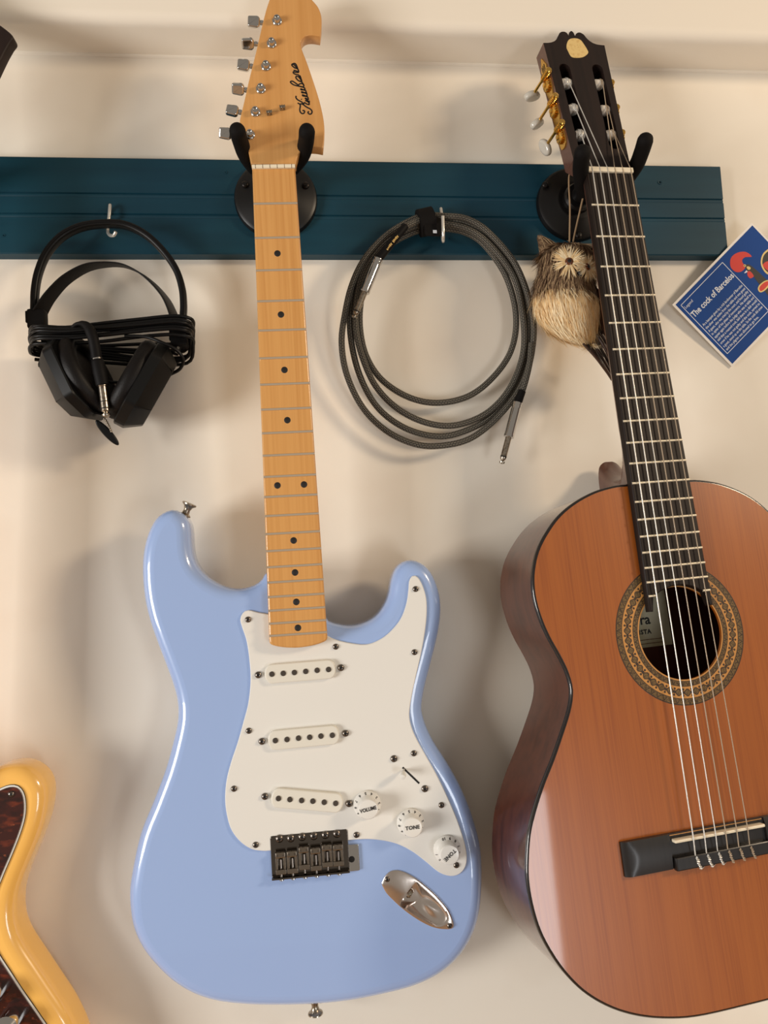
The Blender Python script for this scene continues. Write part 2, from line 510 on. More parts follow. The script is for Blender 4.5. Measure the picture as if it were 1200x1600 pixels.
# ------------------------------------------------------------------ teal plank
BT = 0.0145
def board():
    z_top = wp(600, 252, BT).z; z_bot = wp(600, 397.5, BT).z
    g1 = wp(600, 309, BT).z; g2 = wp(600, 340, BT).z
    x1 = wp(1131.5, 330, BT).x; x0 = -1.1
    c = 0.0012
    pr = [(0.0, z_bot), (-BT + c, z_bot), (-BT, z_bot + c)]
    for g in (g2, g1):
        pr += [(-BT, g - 0.0026), (-BT + 0.0012, g - 0.0018), (-BT + 0.0007, g - 0.0004), (-BT + 0.0007, g + 0.0012), (-BT + 0.0016, g + 0.0020), (-BT, g + 0.0028)]
    pr += [(-BT, z_top - c), (-BT + c, z_top), (0.0, z_top)]
    bm = bmesh.new()
    n = 40
    rows = []
    for k in range(n + 1):
        x = x0 + (x1 - x0) * k / n
        rows.append([bm.verts.new((x, y, z)) for y, z in pr])
    for a, b in zip(rows, rows[1:]):
        for i in range(len(pr)):
            j = (i + 1) % len(pr); bm.faces.new((a[i], a[j], b[j], b[i]))
    bm.faces.new(rows[0]); bm.faces.new(list(reversed(rows[-1])))
    o = empty('wall_plank', Vector((0, 0, 0)), 'long teal painted grooved plank fixed along the wall behind the guitars', 'plank')
    mk('plank', bm, M_TEAL, o, 12)
    # filled screw holes and nail heads in the paint
    sm = None
    for px, py, s in ((1031, 285, .8), (353, 269.5, .5), (702, 373, .28), (6, 368, .5)):
        p = wp(px, py, BT)
        bm = bmesh.new()
        lathe(bm, [(0.0034 * s, 0.0), (0.0032 * s, 0.0005), (0.0018 * s, 0.0004), (0.0012 * s, -0.0004), (0, -0.0006)], 12)
        h = mk('painted_screw', bm, M_TEAL, o); h.matrix_basis = Matrix.Translation(p) @ Matrix.Rotation(PI / 2, 4, 'X')
    return o
board()

# ------------------------------------------------------------------ guitar hangers
def hanger(label, cpx, cpy, rad, arms, screws, boss_off=(0, 0), root=None):
    """round base plate on the plank, boss, two foam covered arms (pixel paths with distance from the wall)"""
    c = wp(cpx, cpy, BT + 0.004)
    o = empty('guitar_hanger', Vector((c.x, -BT, c.z)), label, 'guitar hanger', 'guitar hangers on the plank')
    L = lambda p: Vector(p) - Vector((c.x, -BT, c.z))
    X = Matrix.Rotation(PI / 2, 4, 'X')           # local z -> -y (towards the room)
    bm = bmesh.new()
    lathe(bm, [(rad, 0.0), (rad, 0.004), (rad - 0.001, 0.0065), (rad - 0.004, 0.0085), (rad * .60, 0.0115), (rad * .52, 0.0135), (rad * .48, 0.014), (0, 0.014)], 56, X)
    mk('base_plate', bm, M_BLACKMET, o, 30)
    bm = bmesh.new()
    lathe(bm, [(0.0165, 0.012), (0.0165, 0.020), (0.0145, 0.023), (0.0095, 0.024), (0.0085, 0.032), (0.0085, 0.040), (0, 0.040)], 28, X)
    mk('boss', bm, M_BLACKMET, o, 30)
    for px, py in screws:
        p = L(wp(px, py, BT + 0.0105))
        s = screw(o, p, 1.5, 0.5, 'screw', X); s.data = SCREW_BLACK
    rp = L(wp(*root)) if root else Vector((0, -0.038, 0))
    for path, r in arms:
        P = [L(wp(*q)) for q in path]
        bm = bmesh.new()
        tube(bm, crom([rp, P[0].lerp(rp, .45), P[0], P[0].lerp(P[1], .3)], False, 6), 0.0045, 10)
        mk('yoke_rod', bm, M_BLACKMET, o)
        Q = crom(P, False, 8)
        R = [r] * len(Q)
        bm = bmesh.new(); dome_tube(bm, Q, R, 20, tip=4)
        mk('foam_sleeve', bm, M_RUBBER, o, 60)
    return o
hanger('black round hanger holding the pale blue electric guitar by its headstock', 431, 310, 0.0445,
       [([(398, 262, .058), (384, 243, .078), (376, 222, .098), (371, 205, .120)], 0.0078),
        ([(457, 262, .058), (472, 243, .078), (478, 222, .098), (479.5, 206, .120)], 0.0078)],
       [(383, 288.5), (478, 290)], root=(428, 285, .046))
hanger('black round hanger holding the classical guitar, its left arm carrying the twine of the owl', 897, 319, 0.0425,
       [([(913, 304, .056), (909, 283, .078), (907.5, 261, .097), (910, 239, .118)], 0.0082),
        ([(976, 284, .052), (994, 258, .075), (1003, 236, .096), (1008, 220, .112)], 0.0080)],
       [(852, 289), (904, 368)], root=(930, 305, .046))
hanger('black round hanger holding the butterscotch guitar at the left end', -95, 300, 0.0435,
       [([(-130, 262, .058), (-145, 243, .078), (-150, 222, .098), (-152, 206, .115)], 0.0078),
        ([(-62, 262, .058), (-48, 243, .078), (-43, 222, .098), (-42, 206, .115)], 0.0078)],
       [(-142, 285), (-48, 285)], root=(-96, 285, .046))

# ================================================================== pale blue electric guitar
GE = empty('electric_guitar', FE.M, 'pale blue electric guitar with white pickguard and maple neck, no strings fitted', 'guitar')
BW = -0.0125                                # body front face below the fret plane
PGW = BW + 0.0022
def E(px, py, w=BW): return FE.at(px, py, w)
body_px = [(269, 796.5), (249, 806), (236.5, 824), (228, 848), (224, 874), (224, 904), (227.5, 937), (234.7, 968), (245.5, 1000), (258.5, 1034), (270.5, 1067),
           (277.5, 1094), (278.5, 1121), (273, 1151), (260, 1199), (241, 1250), (220, 1303), (206, 1368), (203.5, 1403), (209, 1444), (224, 1478), (247, 1507), (273, 1531),
           (304, 1549.5), (340, 1561), (387, 1566.5), (438, 1567.5), (490, 1566), (542, 1561), (593, 1551.5), (645, 1538), (686, 1518.5), (717, 1491),
           (738, 1457), (748.5, 1421), (752, 1380), (752, 1345), (749, 1317), (742, 1289), (732, 1258), (716, 1222.5), (697, 1189), (678, 1159.5),
           (666, 1135), (660, 1116), (658.5, 1102), (662.5, 1076), (670, 1046), (679, 1011), (685.5, 981), (688.3, 951), (685.3, 925), (676.6, 901),
           (666, 886), (653, 877.5), (640, 875), (627, 879), (617, 890), (611, 907), (607.5, 927), (601, 944), (588, 961.5), (568, 973), (546.6, 977.5),
           (525, 974.5), (511, 968), (500, 940), (470, 915), (437, 900), (418, 893), (408, 907), (393, 916), (373, 919.5), (352, 916), (330, 905),
           (313.5, 890), (304, 873), (300, 851), (299, 829), (295.5, 814), (285, 801.5)]
bodyE = smooth([E(x, y, BW - .012) for x, y in body_px], 320)
# jack plate with scooped cup
def jz(x, y, w=BW + .0015): return E(590 + x / 9.23, 1350 + y / 9.227, w)
jp = [(75, 330), (62, 290), (85, 225), (125, 160), (185, 110), (260, 93), (340, 105), (440, 145), (560, 215), (700, 325), (830, 440), (930, 550), (1010, 650), (1065, 760), (1097, 860), (1092, 915), (1060, 940), (980, 945), (880, 935),
      (760, 900), (620, 830), (480, 740), (350, 640), (230, 530), (130, 425)]
jpP = ccw(smooth([jz(*q) for q in jp], 100))
rec = [(545, 268), (322, 585), (430, 660), (560, 750), (700, 830), (820, 880), (900, 885), (960, 855), (1000, 790), (990, 715), (930, 620), (840, 520), (720, 410), (620, 320)]
recP = ccw(resample(crom([jz(*q) for q in rec], True, 6), 60, True))
bm = bmesh.new(); lps = slab(bm, bodyE, rnd(0.0125, BW - 0.043, BW, 7), caps=(True, False))
fr0 = lps[-1]; ed = [bm.edges.get((fr0[i], fr0[(i + 1) % len(fr0)])) for i in range(len(fr0))]
rc = [bm.verts.new((p.x, p.y, BW)) for p in inset(recP, -.0006)]
rc2 = [bm.verts.new((p.x, p.y, BW - .02)) for p in inset(recP, -.0006)]
for i in range(len(rc)): bm.faces.new((rc[i], rc[(i + 1) % len(rc)], rc2[(i + 1) % len(rc)], rc2[i]))
ed += [bm.edges.get((rc[i], rc[(i + 1) % len(rc)])) for i in range(len(rc))]
for e in ed: e.smooth = False
bmesh.ops.triangle_fill(bm, use_beauty=True, edges=ed)
mk('body', bm, M_BLUE, GE, 60)
# pickguard
pg_px = [(375.3, 968), (380, 957), (388.5, 953.5), (404, 957), (430, 962), (470, 975), (505, 990), (523, 999), (546.6, 1004.8), (572.6, 1007), (594.3, 999), (611.6, 985.3),
         (626.8, 965.8), (635.4, 942), (638.5, 920), (639.8, 907), (645.4, 899.3), (652.8, 902), (660, 914), (665.8, 933), (667, 955), (665, 981), (659.3, 1015.6),
         (650.6, 1054.6), (644, 1085), (639.8, 1114), (642, 1132), (650, 1152.5), (665.5, 1180.5), (681.3, 1208.5), (695.3, 1236.5), (709.3, 1268), (719.8, 1296),
         (727.8, 1324), (729.6, 1345), (725, 1359), (714.5, 1367.8), (700.5, 1368.8), (684.8, 1362.5), (665.5, 1346.8), (644.5, 1331), (620, 1318.8),
         (592, 1312.8), (564, 1311.8), (520, 1316), (470, 1323), (422, 1329.5), (410, 1330), (392.5, 1326.8), (375, 1315), (361, 1296), (354, 1271.5), (351.6, 1247), (354, 1219),
         (361, 1191), (371.5, 1159.5), (380.3, 1128), (388, 1098), (391.5, 1063), (389.8, 1033), (385.4, 1002.6), (378.5, 981)]
pgP = smooth([E(x, y, PGW) for x, y in pg_px], 300)
bm = bmesh.new(); slab(bm, pgP, [(0, BW - .0003), (0, PGW - .0008), (.0007, PGW)])
PG = mk('pickguard', bm, M_WHITE, GE, 25)
for i, (x, y) in enumerate([(387.6, 968), (649.3, 920.3), (647.6, 1019), (524.5, 1010.4), (388.8, 1141.8), (646.6, 1177), (689.7, 1257.9), (713, 1351.7),
             (557, 1304.4), (399.5, 1320), (365.6, 1232.3), (615.5, 1185.4), (663.8, 1232.3)]):
    p = E(x, y, PGW); screw(PG, (p.x, p.y, PGW - .0001), 1.12 if i < 11 else 1.3, 0.3 + i * .7)
# pickups: pill cover, six poles, two screws
def pickup(poles, scr):
    a, b = [E(*q, PGW + .004) for q in (poles[0], poles[-1])]
    d = (b - a).normalized(); ang = math.atan2(d.y, d.x)
    ext = 0.0034
    c = (a + b) / 2; hl = (b - a).length / 2 + ext
    r = 0.0090
    pill = []
    for k in range(13):
        t = -PI / 2 + PI * k / 12; pill.append(Vector((hl - .003 + r * .72 * math.cos(t), r * math.sin(t))))
    for k in range(13):
        t = PI / 2 + PI * k / 12; pill.append(Vector((-hl + .003 + r * .72 * math.cos(t), r * math.sin(t))))
    bm = bmesh.new(); slab(bm, pill, rnd(0.0012, PGW - .001, PGW + .0042, 4, False))
    o = mk('pickup', bm, M_CREAM, GE, 30); o.matrix_basis = T3(c.x, c.y, 0) @ rotz(ang)
    inv = o.matrix_basis.inverted()
    pm = None
    for i, q in enumerate(poles):
        p = inv @ Vector((*E(*q, PGW + .004), 0))
        if pm is None:
            bm = bmesh.new(); lathe(bm, [(.0026, 0), (.0026, .0007), (.0023, .0010), (0, .0010)], 16, None)
            x = mk('pole_piece', bm, M_STEEL, o); pm = x
        else: x = dup(pm, o)
        x.matrix_basis = T3(p.x, p.y, PGW + .0040)
    for i, q in enumerate(scr):
        p = inv @ Vector((*E(*q, PGW + .001), 0)); screw(o, (p.x, p.y, PGW + .0006), 1.25, i + .5)
pickup([(424.9, 1053.3), (442.6, 1052), (460, 1050.7), (477.7, 1049), (495.5, 1047.3), (513.3, 1046)], [(403.6, 1054.6), (532.8, 1043.4)])
pickup([(430.3, 1157), (448.5, 1155.3), (466.4, 1153.2), (483.9, 1151.8), (501.4, 1150), (519.2, 1148.7)], [(409.3, 1158.5), (539.9, 1145.9)])
pickup([(435.2, 1247.4), (453, 1249), (471.3, 1250.5), (488.8, 1251.6), (506.6, 1253.3), (524.5, 1255)], [(413.9, 1244.6), (545.5, 1255.8)])
# knobs
def knob(px, py, word, five_deg, text_deg):
    c = E(px, py, PGW + .002)
    bm = bmesh.new()
    lathe(bm, [(.0128, 0), (.0132, .0012), (.0126, .0026), (.0100, .0050), (.0097, .0062), (.0094, .0145), (.0086, .0157), (.0078, .0159), (0, .0156)], 40)
    o = mk('knob', bm, M_WHITE, GE, 28); o.matrix_basis = T3(c.x, c.y, PGW + .0004)
    text('lettering', word, 0.0049, M_BLACKINK, o, T3(0, 0, .01605) @ rotz(math.radians(text_deg)), bold=.00012, wscale=0.80 if len(word) > 4 else 1.0, spacing=1.05)
    sl = math.atan2(.0024, .0026)
    for k in range(1, 11):
        a = math.radians(five_deg + (k - 5) * 30)
        r = .0114
        Mx = T3(r * math.cos(a), r * math.sin(a), .00385) @ rotz(a + PI / 2) @ Matrix.Rotation(sl, 4, 'X')
        text('numeral', str(k), 0.0037, M_BLACKINK, o, Mx, bold=.00010)
knob(573.8, 1257.5, 'VOLUME', 96, 9)
knob(641.7, 1285.5, 'TONE', 96, 3)
knob(698.8, 1327.5, 'TONE', -45, 219)
# selector switch
a, b = E(629, 1199, PGW), E(655, 1224, PGW)
d = (b - a); ang = math.atan2(d.y, d.x)
bm = bmesh.new(); box(bm, (0, 0, PGW + .00005), (d.length, .0017, .0004))
o = mk('switch_slot', bm, M_HOLE, PG); o.matrix_basis = T3(*((a + b) / 2), 0) @ rotz(ang)
t = E(631, 1202, PGW)
bm = bmesh.new()
lathe(bm, [(.0008, -.001), (.0011, .004), (.0019, .005), (.0026, .008), (.0030, .012), (.0024, .0145), (0, .0155)], 16)
o = mk('switch_tip', bm, M_WHITE, GE); o.matrix_basis = T3(t.x, t.y, PGW) @ Matrix.Rotation(.25, 4, 'X') @ Matrix.Rotation(-.2, 4, 'Y')
# neck, fretboard, frets
def hwE(y): return (0.04196 + (0.05092 - 0.04196) * (-y) / 0.324) / 2
yend = E(466, 1006, -.001).y
bm = bmesh.new()
L = [Vector((-hwE(y), y)) for y in [yend * k / 20 for k in range(20)]]
R = [Vector((hwE(y), y)) for y in [yend * k / 20 for k in range(20)]]
w = hwE(yend)
endc = [Vector((-w, yend + .006)), Vector((-w + .0015, yend + .0012)), Vector((-w * .55, yend - .0022)), Vector((0, yend - .0036)), Vector((w * .55, yend - .0022)), Vector((w - .0015, yend + .0012)), Vector((w, yend + .006))]
fbP = L + crom(endc, False, 4) + R[::-1]
slab(bm, fbP, [(0, -.0075), (0, -.0018), (.0005, -.0010), (.0014, -.0006)])
fbE = mk('fretboard', bm, M_MAPLE, GE, 50)
bm = bmesh.new(); rows = []
for k in range(25):
    y = yend * k / 24 * .985
    hw = hwE(y) - .0002
    dep = .0135 + .0015 * k / 24
    rows.append([bm.verts.new((hw * math.cos(PI * (1 + j / 14)), y, -.0072 + dep * math.sin(PI * (1 + j / 14)) * (1.0))) for j in range(15)])
for a, b in zip(rows, rows[1:]):
    for j in range(14): bm.faces.new((a[j], a[j + 1], b[j + 1], b[j]))
bm.faces.new(rows[0]); bm.faces.new(rows[-1])
mk('neck', bm, M_MAPLE, GE, 60)
def fret_mesh(wd, ht):
    bm = bmesh.new()
    pr = [(-wd / 2, -.0009), (-wd / 2, ht * .2), (-wd * .3, ht * .8), (0, ht), (wd * .3, ht * .8), (wd / 2, ht * .2), (wd / 2, -.0009)]
    A = [bm.verts.new((-.5, y, z)) for y, z in pr]; B = [bm.verts.new((.5, y, z)) for y, z in pr]
    for i in range(len(pr)):
        j = (i + 1) % len(pr); bm.faces.new((A[i], A[j], B[j], B[i]))
    bm.faces.new(A); bm.faces.new(list(reversed(B)))
    return bm
fret0 = None
def fpos(k, L=.648): return -L * (1 - 2 ** (-k / 12))
for k in range(1, 22):
    y = fpos(k)
    if fret0 is None: fret0 = mk('fret', fret_mesh(.0024, .0010), M_FRET, GE, 50); o = fret0
    else: o = dup(fret0, GE)
    o.matrix_basis = T3(0, y, -.0005) @ Matrix.Diagonal((2 * hwE(y) - .0004, 1, 1, 1))
dot0 = None
for x, y in [(433.5, 396), (439, 491.5), (444.5, 578), (449, 656.5), (433.5, 758.5), (475, 757), (458.8, 844.5), (461, 894.5), (463, 940.5), (465.5, 981)]:
    p = FE.at(x, y, -.0006)
    if dot0 is None:
        bm = bmesh.new(); lathe(bm, [(.0032, -.0004), (.0032, .0000), (.0030, .00012), (0, .00012)], 20); dot0 = mk('dot_inlay', bm, M_BLACKINK, GE); o = dot0
    else: o = dup(dot0, GE)
    o.matrix_basis = T3(p.x, p.y, -.0006)
bm = bmesh.new(); box(bm, (0, .0005, -.0012), (.0421, .0036, .0058), .0005)
nutE = mk('nut', bm, M_BONE, GE)
for i in range(6):
    bm = bmesh.new(); box(bm, (-.0176 + .00704 * i, .0005, .0013), (.0005, .0038, .0010)); mk('string_slot', bm, M_STRAW, nutE)
# headstock
HW = -0.0035
hs_px = [(392.5, 256), (390, 245), (386, 229), (379, 208), (374.7, 190), (378, 173), (382.3, 155), (389, 125), (397.5, 91), (404.3, 62.4), (411, 33.8), (418, 8), (426, -10), (440, -20), (458, -21),
         (475, -13), (488, 0), (497, 11), (501.8, 24), (502.5, 40), (500.5, 56)]
hs_px2 = [(500.3, 57), (487, 55), (477, 57), (470.5, 64), (470, 70), (472.5, 79.3), (479, 96), (489, 125), (499, 157), (505.5, 186), (507, 209), (505, 231)]
hs_px3 = [(504.5, 231.5), (493, 229.5), (480, 230), (470, 236), (464, 247), (462.5, 257)]
hsP = []
for seg in (hs_px, hs_px2, hs_px3):
    hsP += crom([E(x, y, HW) for x, y in seg], False, 5)
bm = bmesh.new(); slab(bm, hsP, rnd(.0009, HW - .0140, HW, 3))
HS = mk('headstock', bm, M_MAPLE_H, GE, 50)
# tuners
posts = [(433, 33), (424.5, 68.5), (415.7, 104), (407.6, 139.5), (399.2, 175.5), (390.8, 211)]
buttons = [(396.7, 34.6), (387.4, 68.4), (380.6, 102), (372, 139), (363, 173), (352, 208.4)]
edges = [(411, 36), (403.5, 69), (396, 104), (387, 141), (379, 176), (372, 211)]
bm = bmesh.new()
lathe(bm, [(.0050, 0), (.0050, .0006), (.0046, .0013), (.0038, .0017), (.0034, .0018), (.0031, .0030), (.0033, .0046), (.0031, .0054), (.0020, .0056), (.0017, .0044), (0, .0042)], 24)
post0 = mk('tuner_post', bm, M_CHROME, GE, 40)
for i, q in enumerate(posts):
    p = E(*q, HW); o = post0 if i == 0 else dup(post0, GE)
    o.matrix_basis = T3(p.x, p.y, HW)
BWt = HW - .0125
bm = bmesh.new()
bt = [(-.0062, -.0050), (.0040, -.0058), (.0064, -.0036), (.0064, .0036), (.0040, .0058), (-.0062, .0050)]
slab(bm, round_poly(bt, .0018, 4), rnd(.0018, -.0029, .0029, 4))
btn0 = mk('tuner_button', bm, M_CHROME, GE, 35)
bm = bmesh.new(); tube(bm, [(.004, 0, 0), (.022, 0, 0)], .0017, 12); lathe(bm, [(.0024, 0), (.0026, .001), (.0024, .003)], 14, axis_mat((.0066, 0, 0), (1, 0, 0)))
stm0 = mk('stem', bm, M_CHROME, btn0)
for i, q in enumerate(buttons):
    p = E(*q, BWt); e = E(*edges[i], BWt)
    ang = math.atan2(e.y - p.y, e.x - p.x)
    Mx = T3(p.x, p.y, BWt) @ rotz(ang) @ Matrix.Rotation([.25, 1.0, .12, .85, -.15, .5][i], 4, 'X')
    if i == 0: btn0.matrix_basis = Mx
    else: dup_tree(btn0, GE, Mx)
bm = bmesh.new()
box(bm, (0, 0, .0008), (.0052, .0040, .0016), .0005)
box(bm, (-.0022, 0, .0030), (.0013, .0032, .0032), .0004); box(bm, (.0022, 0, .0030), (.0013, .0032, .0032), .0004)
lathe(bm, [(.0019, .001), (.0019, .0040), (.0012, .0048), (0, .0049)], 14)
tree0 = mk('string_tree', bm, M_NICKEL, GE, 40)
for i, q in enumerate([(421, 178), (441.4, 170)]):
    p = E(*q, HW); o = tree0 if i == 0 else dup(tree0, GE); o.matrix_basis = T3(p.x, p.y, HW) @ rotz(.1)
# script logo on the headstock, traced strokes
def ck(x, y): return E(440 + x / 15.23, 85 + y / 15.24, HW)
strokes = [[(345, 985), (342, 1030), (375, 1075), (430, 1108), (485, 1140), (530, 1205), (600, 1258), (680, 1300), (722, 1350), (715, 1402), (680, 1425), (640, 1408), (628, 1375), (655, 1362)],
           [(380, 1158), (432, 1186), (445, 1230), (432, 1320), (450, 1380), (490, 1410), (530, 1400), (548, 1360), (525, 1335), (497, 1345)],
           [(432, 1186), (480, 1180), (520, 1200)],
           [(515, 1195), (545, 1150), (590, 1178), (662, 1200)], [(560, 1095), (655, 1140), (650, 1100)], [(466, 1060), (478, 1078)],
           [(662, 1200), (640, 1130), (560, 1040), (640, 1085)], [(640, 1085), (612, 1010), (510, 990), (500, 965), (605, 1005)],
           [(605, 1005), (590, 920), (490, 915), (480, 890), (595, 935)], [(595, 935), (560, 850), (470, 845), (458, 822), (555, 858)],
           [(555, 858), (545, 800), (480, 772), (380, 752), (280, 722), (213, 668), (222, 643), (262, 640), (340, 690), (400, 735)],
           [(395, 735), (440, 700), (500, 700), (528, 742), (505, 775), (430, 762)],
           [(528, 742), (480, 660), (400, 625), (342, 560), (352, 522), (400, 535), (455, 600), (482, 650)], [(482, 650), (455, 560), (430, 500)],
           [(455, 560), (400, 490), (345, 480)], [(345, 480), (285, 450), (282, 415), (330, 425), (408, 432)], [(408, 432), (340, 390), (282, 380)],
           [(408, 432), (385, 350), (310, 320), (246, 262), (255, 235), (300, 250), (350, 310), (385, 350)], [(385, 350), (345, 245), (300, 215), (240, 240)]]
bm = bmesh.new()
for st in strokes:
    Q = crom([Vector((*ck(x, y), HW + .00008)) for x, y in st], False, 5)
    n = len(Q); lo = []
    for i in range(n):
        t = (Q[min(i + 1, n - 1)] - Q[max(i - 1, 0)]); nn = Vector((-t.y, t.x, 0)).normalized()
        hw_ = .00072
        lo.append((bm.verts.new(Q[i] + nn * hw_), bm.verts.new(Q[i] - nn * hw_)))
    for a, b in zip(lo, lo[1:]): bm.faces.new((a[0], a[1], b[1], b[0]))
tag(mk('script_logo', bm, M_BLACKINK, HS), 'black script reading Kimbara')
# bridge
cbr = {k: E(*v, BW + .003) for k, v in dict(tl=(422, 1307), tr=(544, 1295.5), bl=(425, 1373), br=(545.5, 1361)).items()}
bx = (cbr['tr'] - cbr['tl'] + cbr['br'] - cbr['bl']) / 2; angb = math.atan2(bx.y, bx.x)
cb = (cbr['tl'] + cbr['tr'] + cbr['bl'] + cbr['br']) / 4
wb = bx.length; hb = ((cbr['tl'] - cbr['bl']).length + (cbr['tr'] - cbr['br']).length) / 2
bm = bmesh.new()
slab(bm, round_poly([(-wb / 2, -hb / 2), (wb / 2, -hb / 2), (wb / 2, hb / 2), (-wb / 2, hb / 2)], .0022, 4), rnd(.0006, BW, BW + .0028, 3, False))
box(bm, (0, -hb / 2 + .0009, BW + .0045), (wb, .0018, .0075), .0005)
M_BRC = mat('bridge_chrome', rgb(112, 106, 100), 0.16, metal=1.0)  # reflection of a dark room put into the base colour, saddles likewise
BR = mk('bridge', bm, M_BRC, GE, 35); BR.matrix_basis = T3(cb.x, cb.y, 0) @ rotz(angb)
iB = BR.matrix_basis.inverted()
def Bq(px, py, w): q = iB @ Vector((*E(px, py, w), 0)); return Vector((q.x, q.y))
p0, p1 = Bq(541, 1320, BW + .001), Bq(562.5, 1359.5, BW + .001)
bm = bmesh.new(); slab(bm, round_poly([(p0.x, p1.y), (p1.x, p1.y), (p1.x, p0.y), (p0.x, p0.y)], .0018, 4), rnd(.0005, BW, BW + .0022, 3, False))
mk('tremolo_plate', bm, M_CHROME, BR, 35)
q = Bq(549.5, 1342.5, BW + .002)
bm = bmesh.new(); lathe(bm, [(.0029, 0), (.0029, .00025), (0, .00025)], 20); o = mk('arm_hole', bm, M_HOLE, BR); o.matrix_basis = T3(q.x, q.y, BW + .0022)
def cz(x, y): return (410 + x / 7.06, 1280 + y / 7.055)
for i, (sx, sy) in enumerate([(187, 220), (313, 215), (438, 200), (568, 190), (695, 178), (822, 165)]):
    q = Bq(*cz(sx, sy), BW + .004); s = screw(BR, (q.x, q.y, BW + .0026), 1.45, i * .5 + .2, 'mounting_screw')
sad0 = None
sadd = [(200, 350, 615), (328, 335, 603), (458, 290, 560), (588, 300, 572), (713, 268, 530), (836, 265, 520)]
for i, (sx, y0, y1) in enumerate(sadd):
    t, bq = Bq(*cz(sx - 4, y0), BW + .009), Bq(*cz(sx + 6, y1), BW + .009)
    ln = (t.y - bq.y); cxs = (t.x + bq.x) / 2; cys = (t.y + bq.y) / 2
    bm = bmesh.new()
    W2 = .0098
    box(bm, (0, -ln * .40, .0028), (W2, ln * .20, .0058), .0004)
    for s in (-1, 1): box(bm, (s * W2 * .37, -.002, .0026), (W2 * .22, ln * .80, .0044), .0004)
    box(bm, (0, ln * .30, .0034), (W2, ln * .26, .0052), .0012)
    sd = mk('saddle', bm, mat('saddle_steel', rgb(150, 140, 128), 0.24, metal=1.0), BR, 35); sd.matrix_basis = T3(cxs, cys, BW + .0028)
    bm = bmesh.new(); tube(bm, [(0, ln * .1, .0026), (0, -ln * .5 - .004, .0026)], .0013, 10)
    mk('intonation_screw', bm, M_STEEL, sd)
    bm = bmesh.new(); lathe(bm, [(.0024, 0), (.0025, .0012), (.0018, .0020), (0, .0021)], 14, axis_mat((0, -(hb / 2 + cys) + .0002, .0026), (0, -1, 0)))
    mk('screw_head', bm, M_CHROME, sd)
    for s in (-1, 1):
        bm = bmesh.new(); lathe(bm, [(.0008, .004), (.0008, .0062), (0, .0062)], 8, T3(s * .0026, ln * .30, 0)); mk('height_screw', bm, M_STEEL, sd)
bm = bmesh.new()
zj = BW + .0016
def ringloop(P, z): return [bm.verts.new((p.x, p.y, z)) for p in P]
o0 = ringloop(jpP, BW - .0002); o1 = ringloop(jpP, zj - .0007); o2 = ringloop(inset(jpP, .0009), zj)
for a, b in ((o0, o1), (o1, o2)):
    for i in range(len(a)): bm.faces.new((a[i], a[(i + 1) % len(a)], b[(i + 1) % len(a)], b[i]))
r0 = ringloop(recP, zj)
eds = []
for lp in (o2, r0):
    for i in range(len(lp)):
        e = bm.edges.get((lp[i], lp[(i + 1) % len(lp)])) or bm.edges.new((lp[i], lp[(i + 1) % len(lp)])); eds.append(e)
bmesh.ops.triangle_fill(bm, use_beauty=True, edges=eds)
# scoop: floor slopes down from the pointed end to the jack wall
jl = jz(433, 427); jr = jz(1000, 790); ax = (jr - jl); al = ax.length; ax.normalize()
prev = r0
for k, (s, dp) in enumerate(((.985, .08), (.95, .3), (.86, .55), (.70, .78), (.45, .93), (.2, 1.0))):
    nl = []
    cc = jl.lerp(jr, .42)
    for p in recP:
        t = max(0, min(1, (p - jl).dot(ax) / al))
        back = max(0.0, 1 - t * 6)
        ss = s + (1 - s) * back * .85
        q = cc + (p - cc) * ss
        depth = .0105 * dp * (1 - t ** 1.5 * .75)
        nl.append(bm.verts.new((q.x, q.y, zj - depth)))
    for i in range(len(nl)): bm.faces.new((prev[i], prev[(i + 1) % len(nl)], nl[(i + 1) % len(nl)], nl[i]))
    prev = nl
bm.faces.new(prev)
JP = mk('jack_plate', bm, mat('brushed_chrome', rgb(222, 212, 205), 0.24, metal=1.0, bump=((300, 300, 300), 0.04, 0.0005)), GE, 50)
for q in ((140, 220), (1040, 890)):
    p = jz(*q); screw(JP, (p.x, p.y, zj - .0003), 1.0, .8)
jc = jl + ax * .0022
Mj = axis_mat((jc.x, jc.y, BW - .0035), (ax.x, ax.y, .35))
bm = bmesh.new(); lathe(bm, [(.0046, 0), (.0046, .002), (.0038, .0022), (.0036, .0034), (.0026, .0034), (.0026, .0005), (0, .0005)], 20, Mj)
mk('jack_socket', bm, M_NICKEL, JP, 40)
# strap buttons
def strap_button(p, d):
    bm = bmesh.new()
    lathe(bm, [(.0058, 0), (.0058, .0012), (.0036, .003), (.0031, .0062), (.0044, .0098), (.0070, .0118), (.0072, .0130), (.0060, .0136), (0, .0138)], 24)
    o = mk('strap_button', bm, M_NICKEL, GE, 40); o.matrix_basis = axis_mat(p, d)
p = E(288, 806, BW - .02); strap_button((p.x, p.y, BW - .021), (.42, .88, .05))
p = E(491.5, 1563, BW - .02); strap_button((p.x, p.y, BW - .021), (0.02, -1, 0))

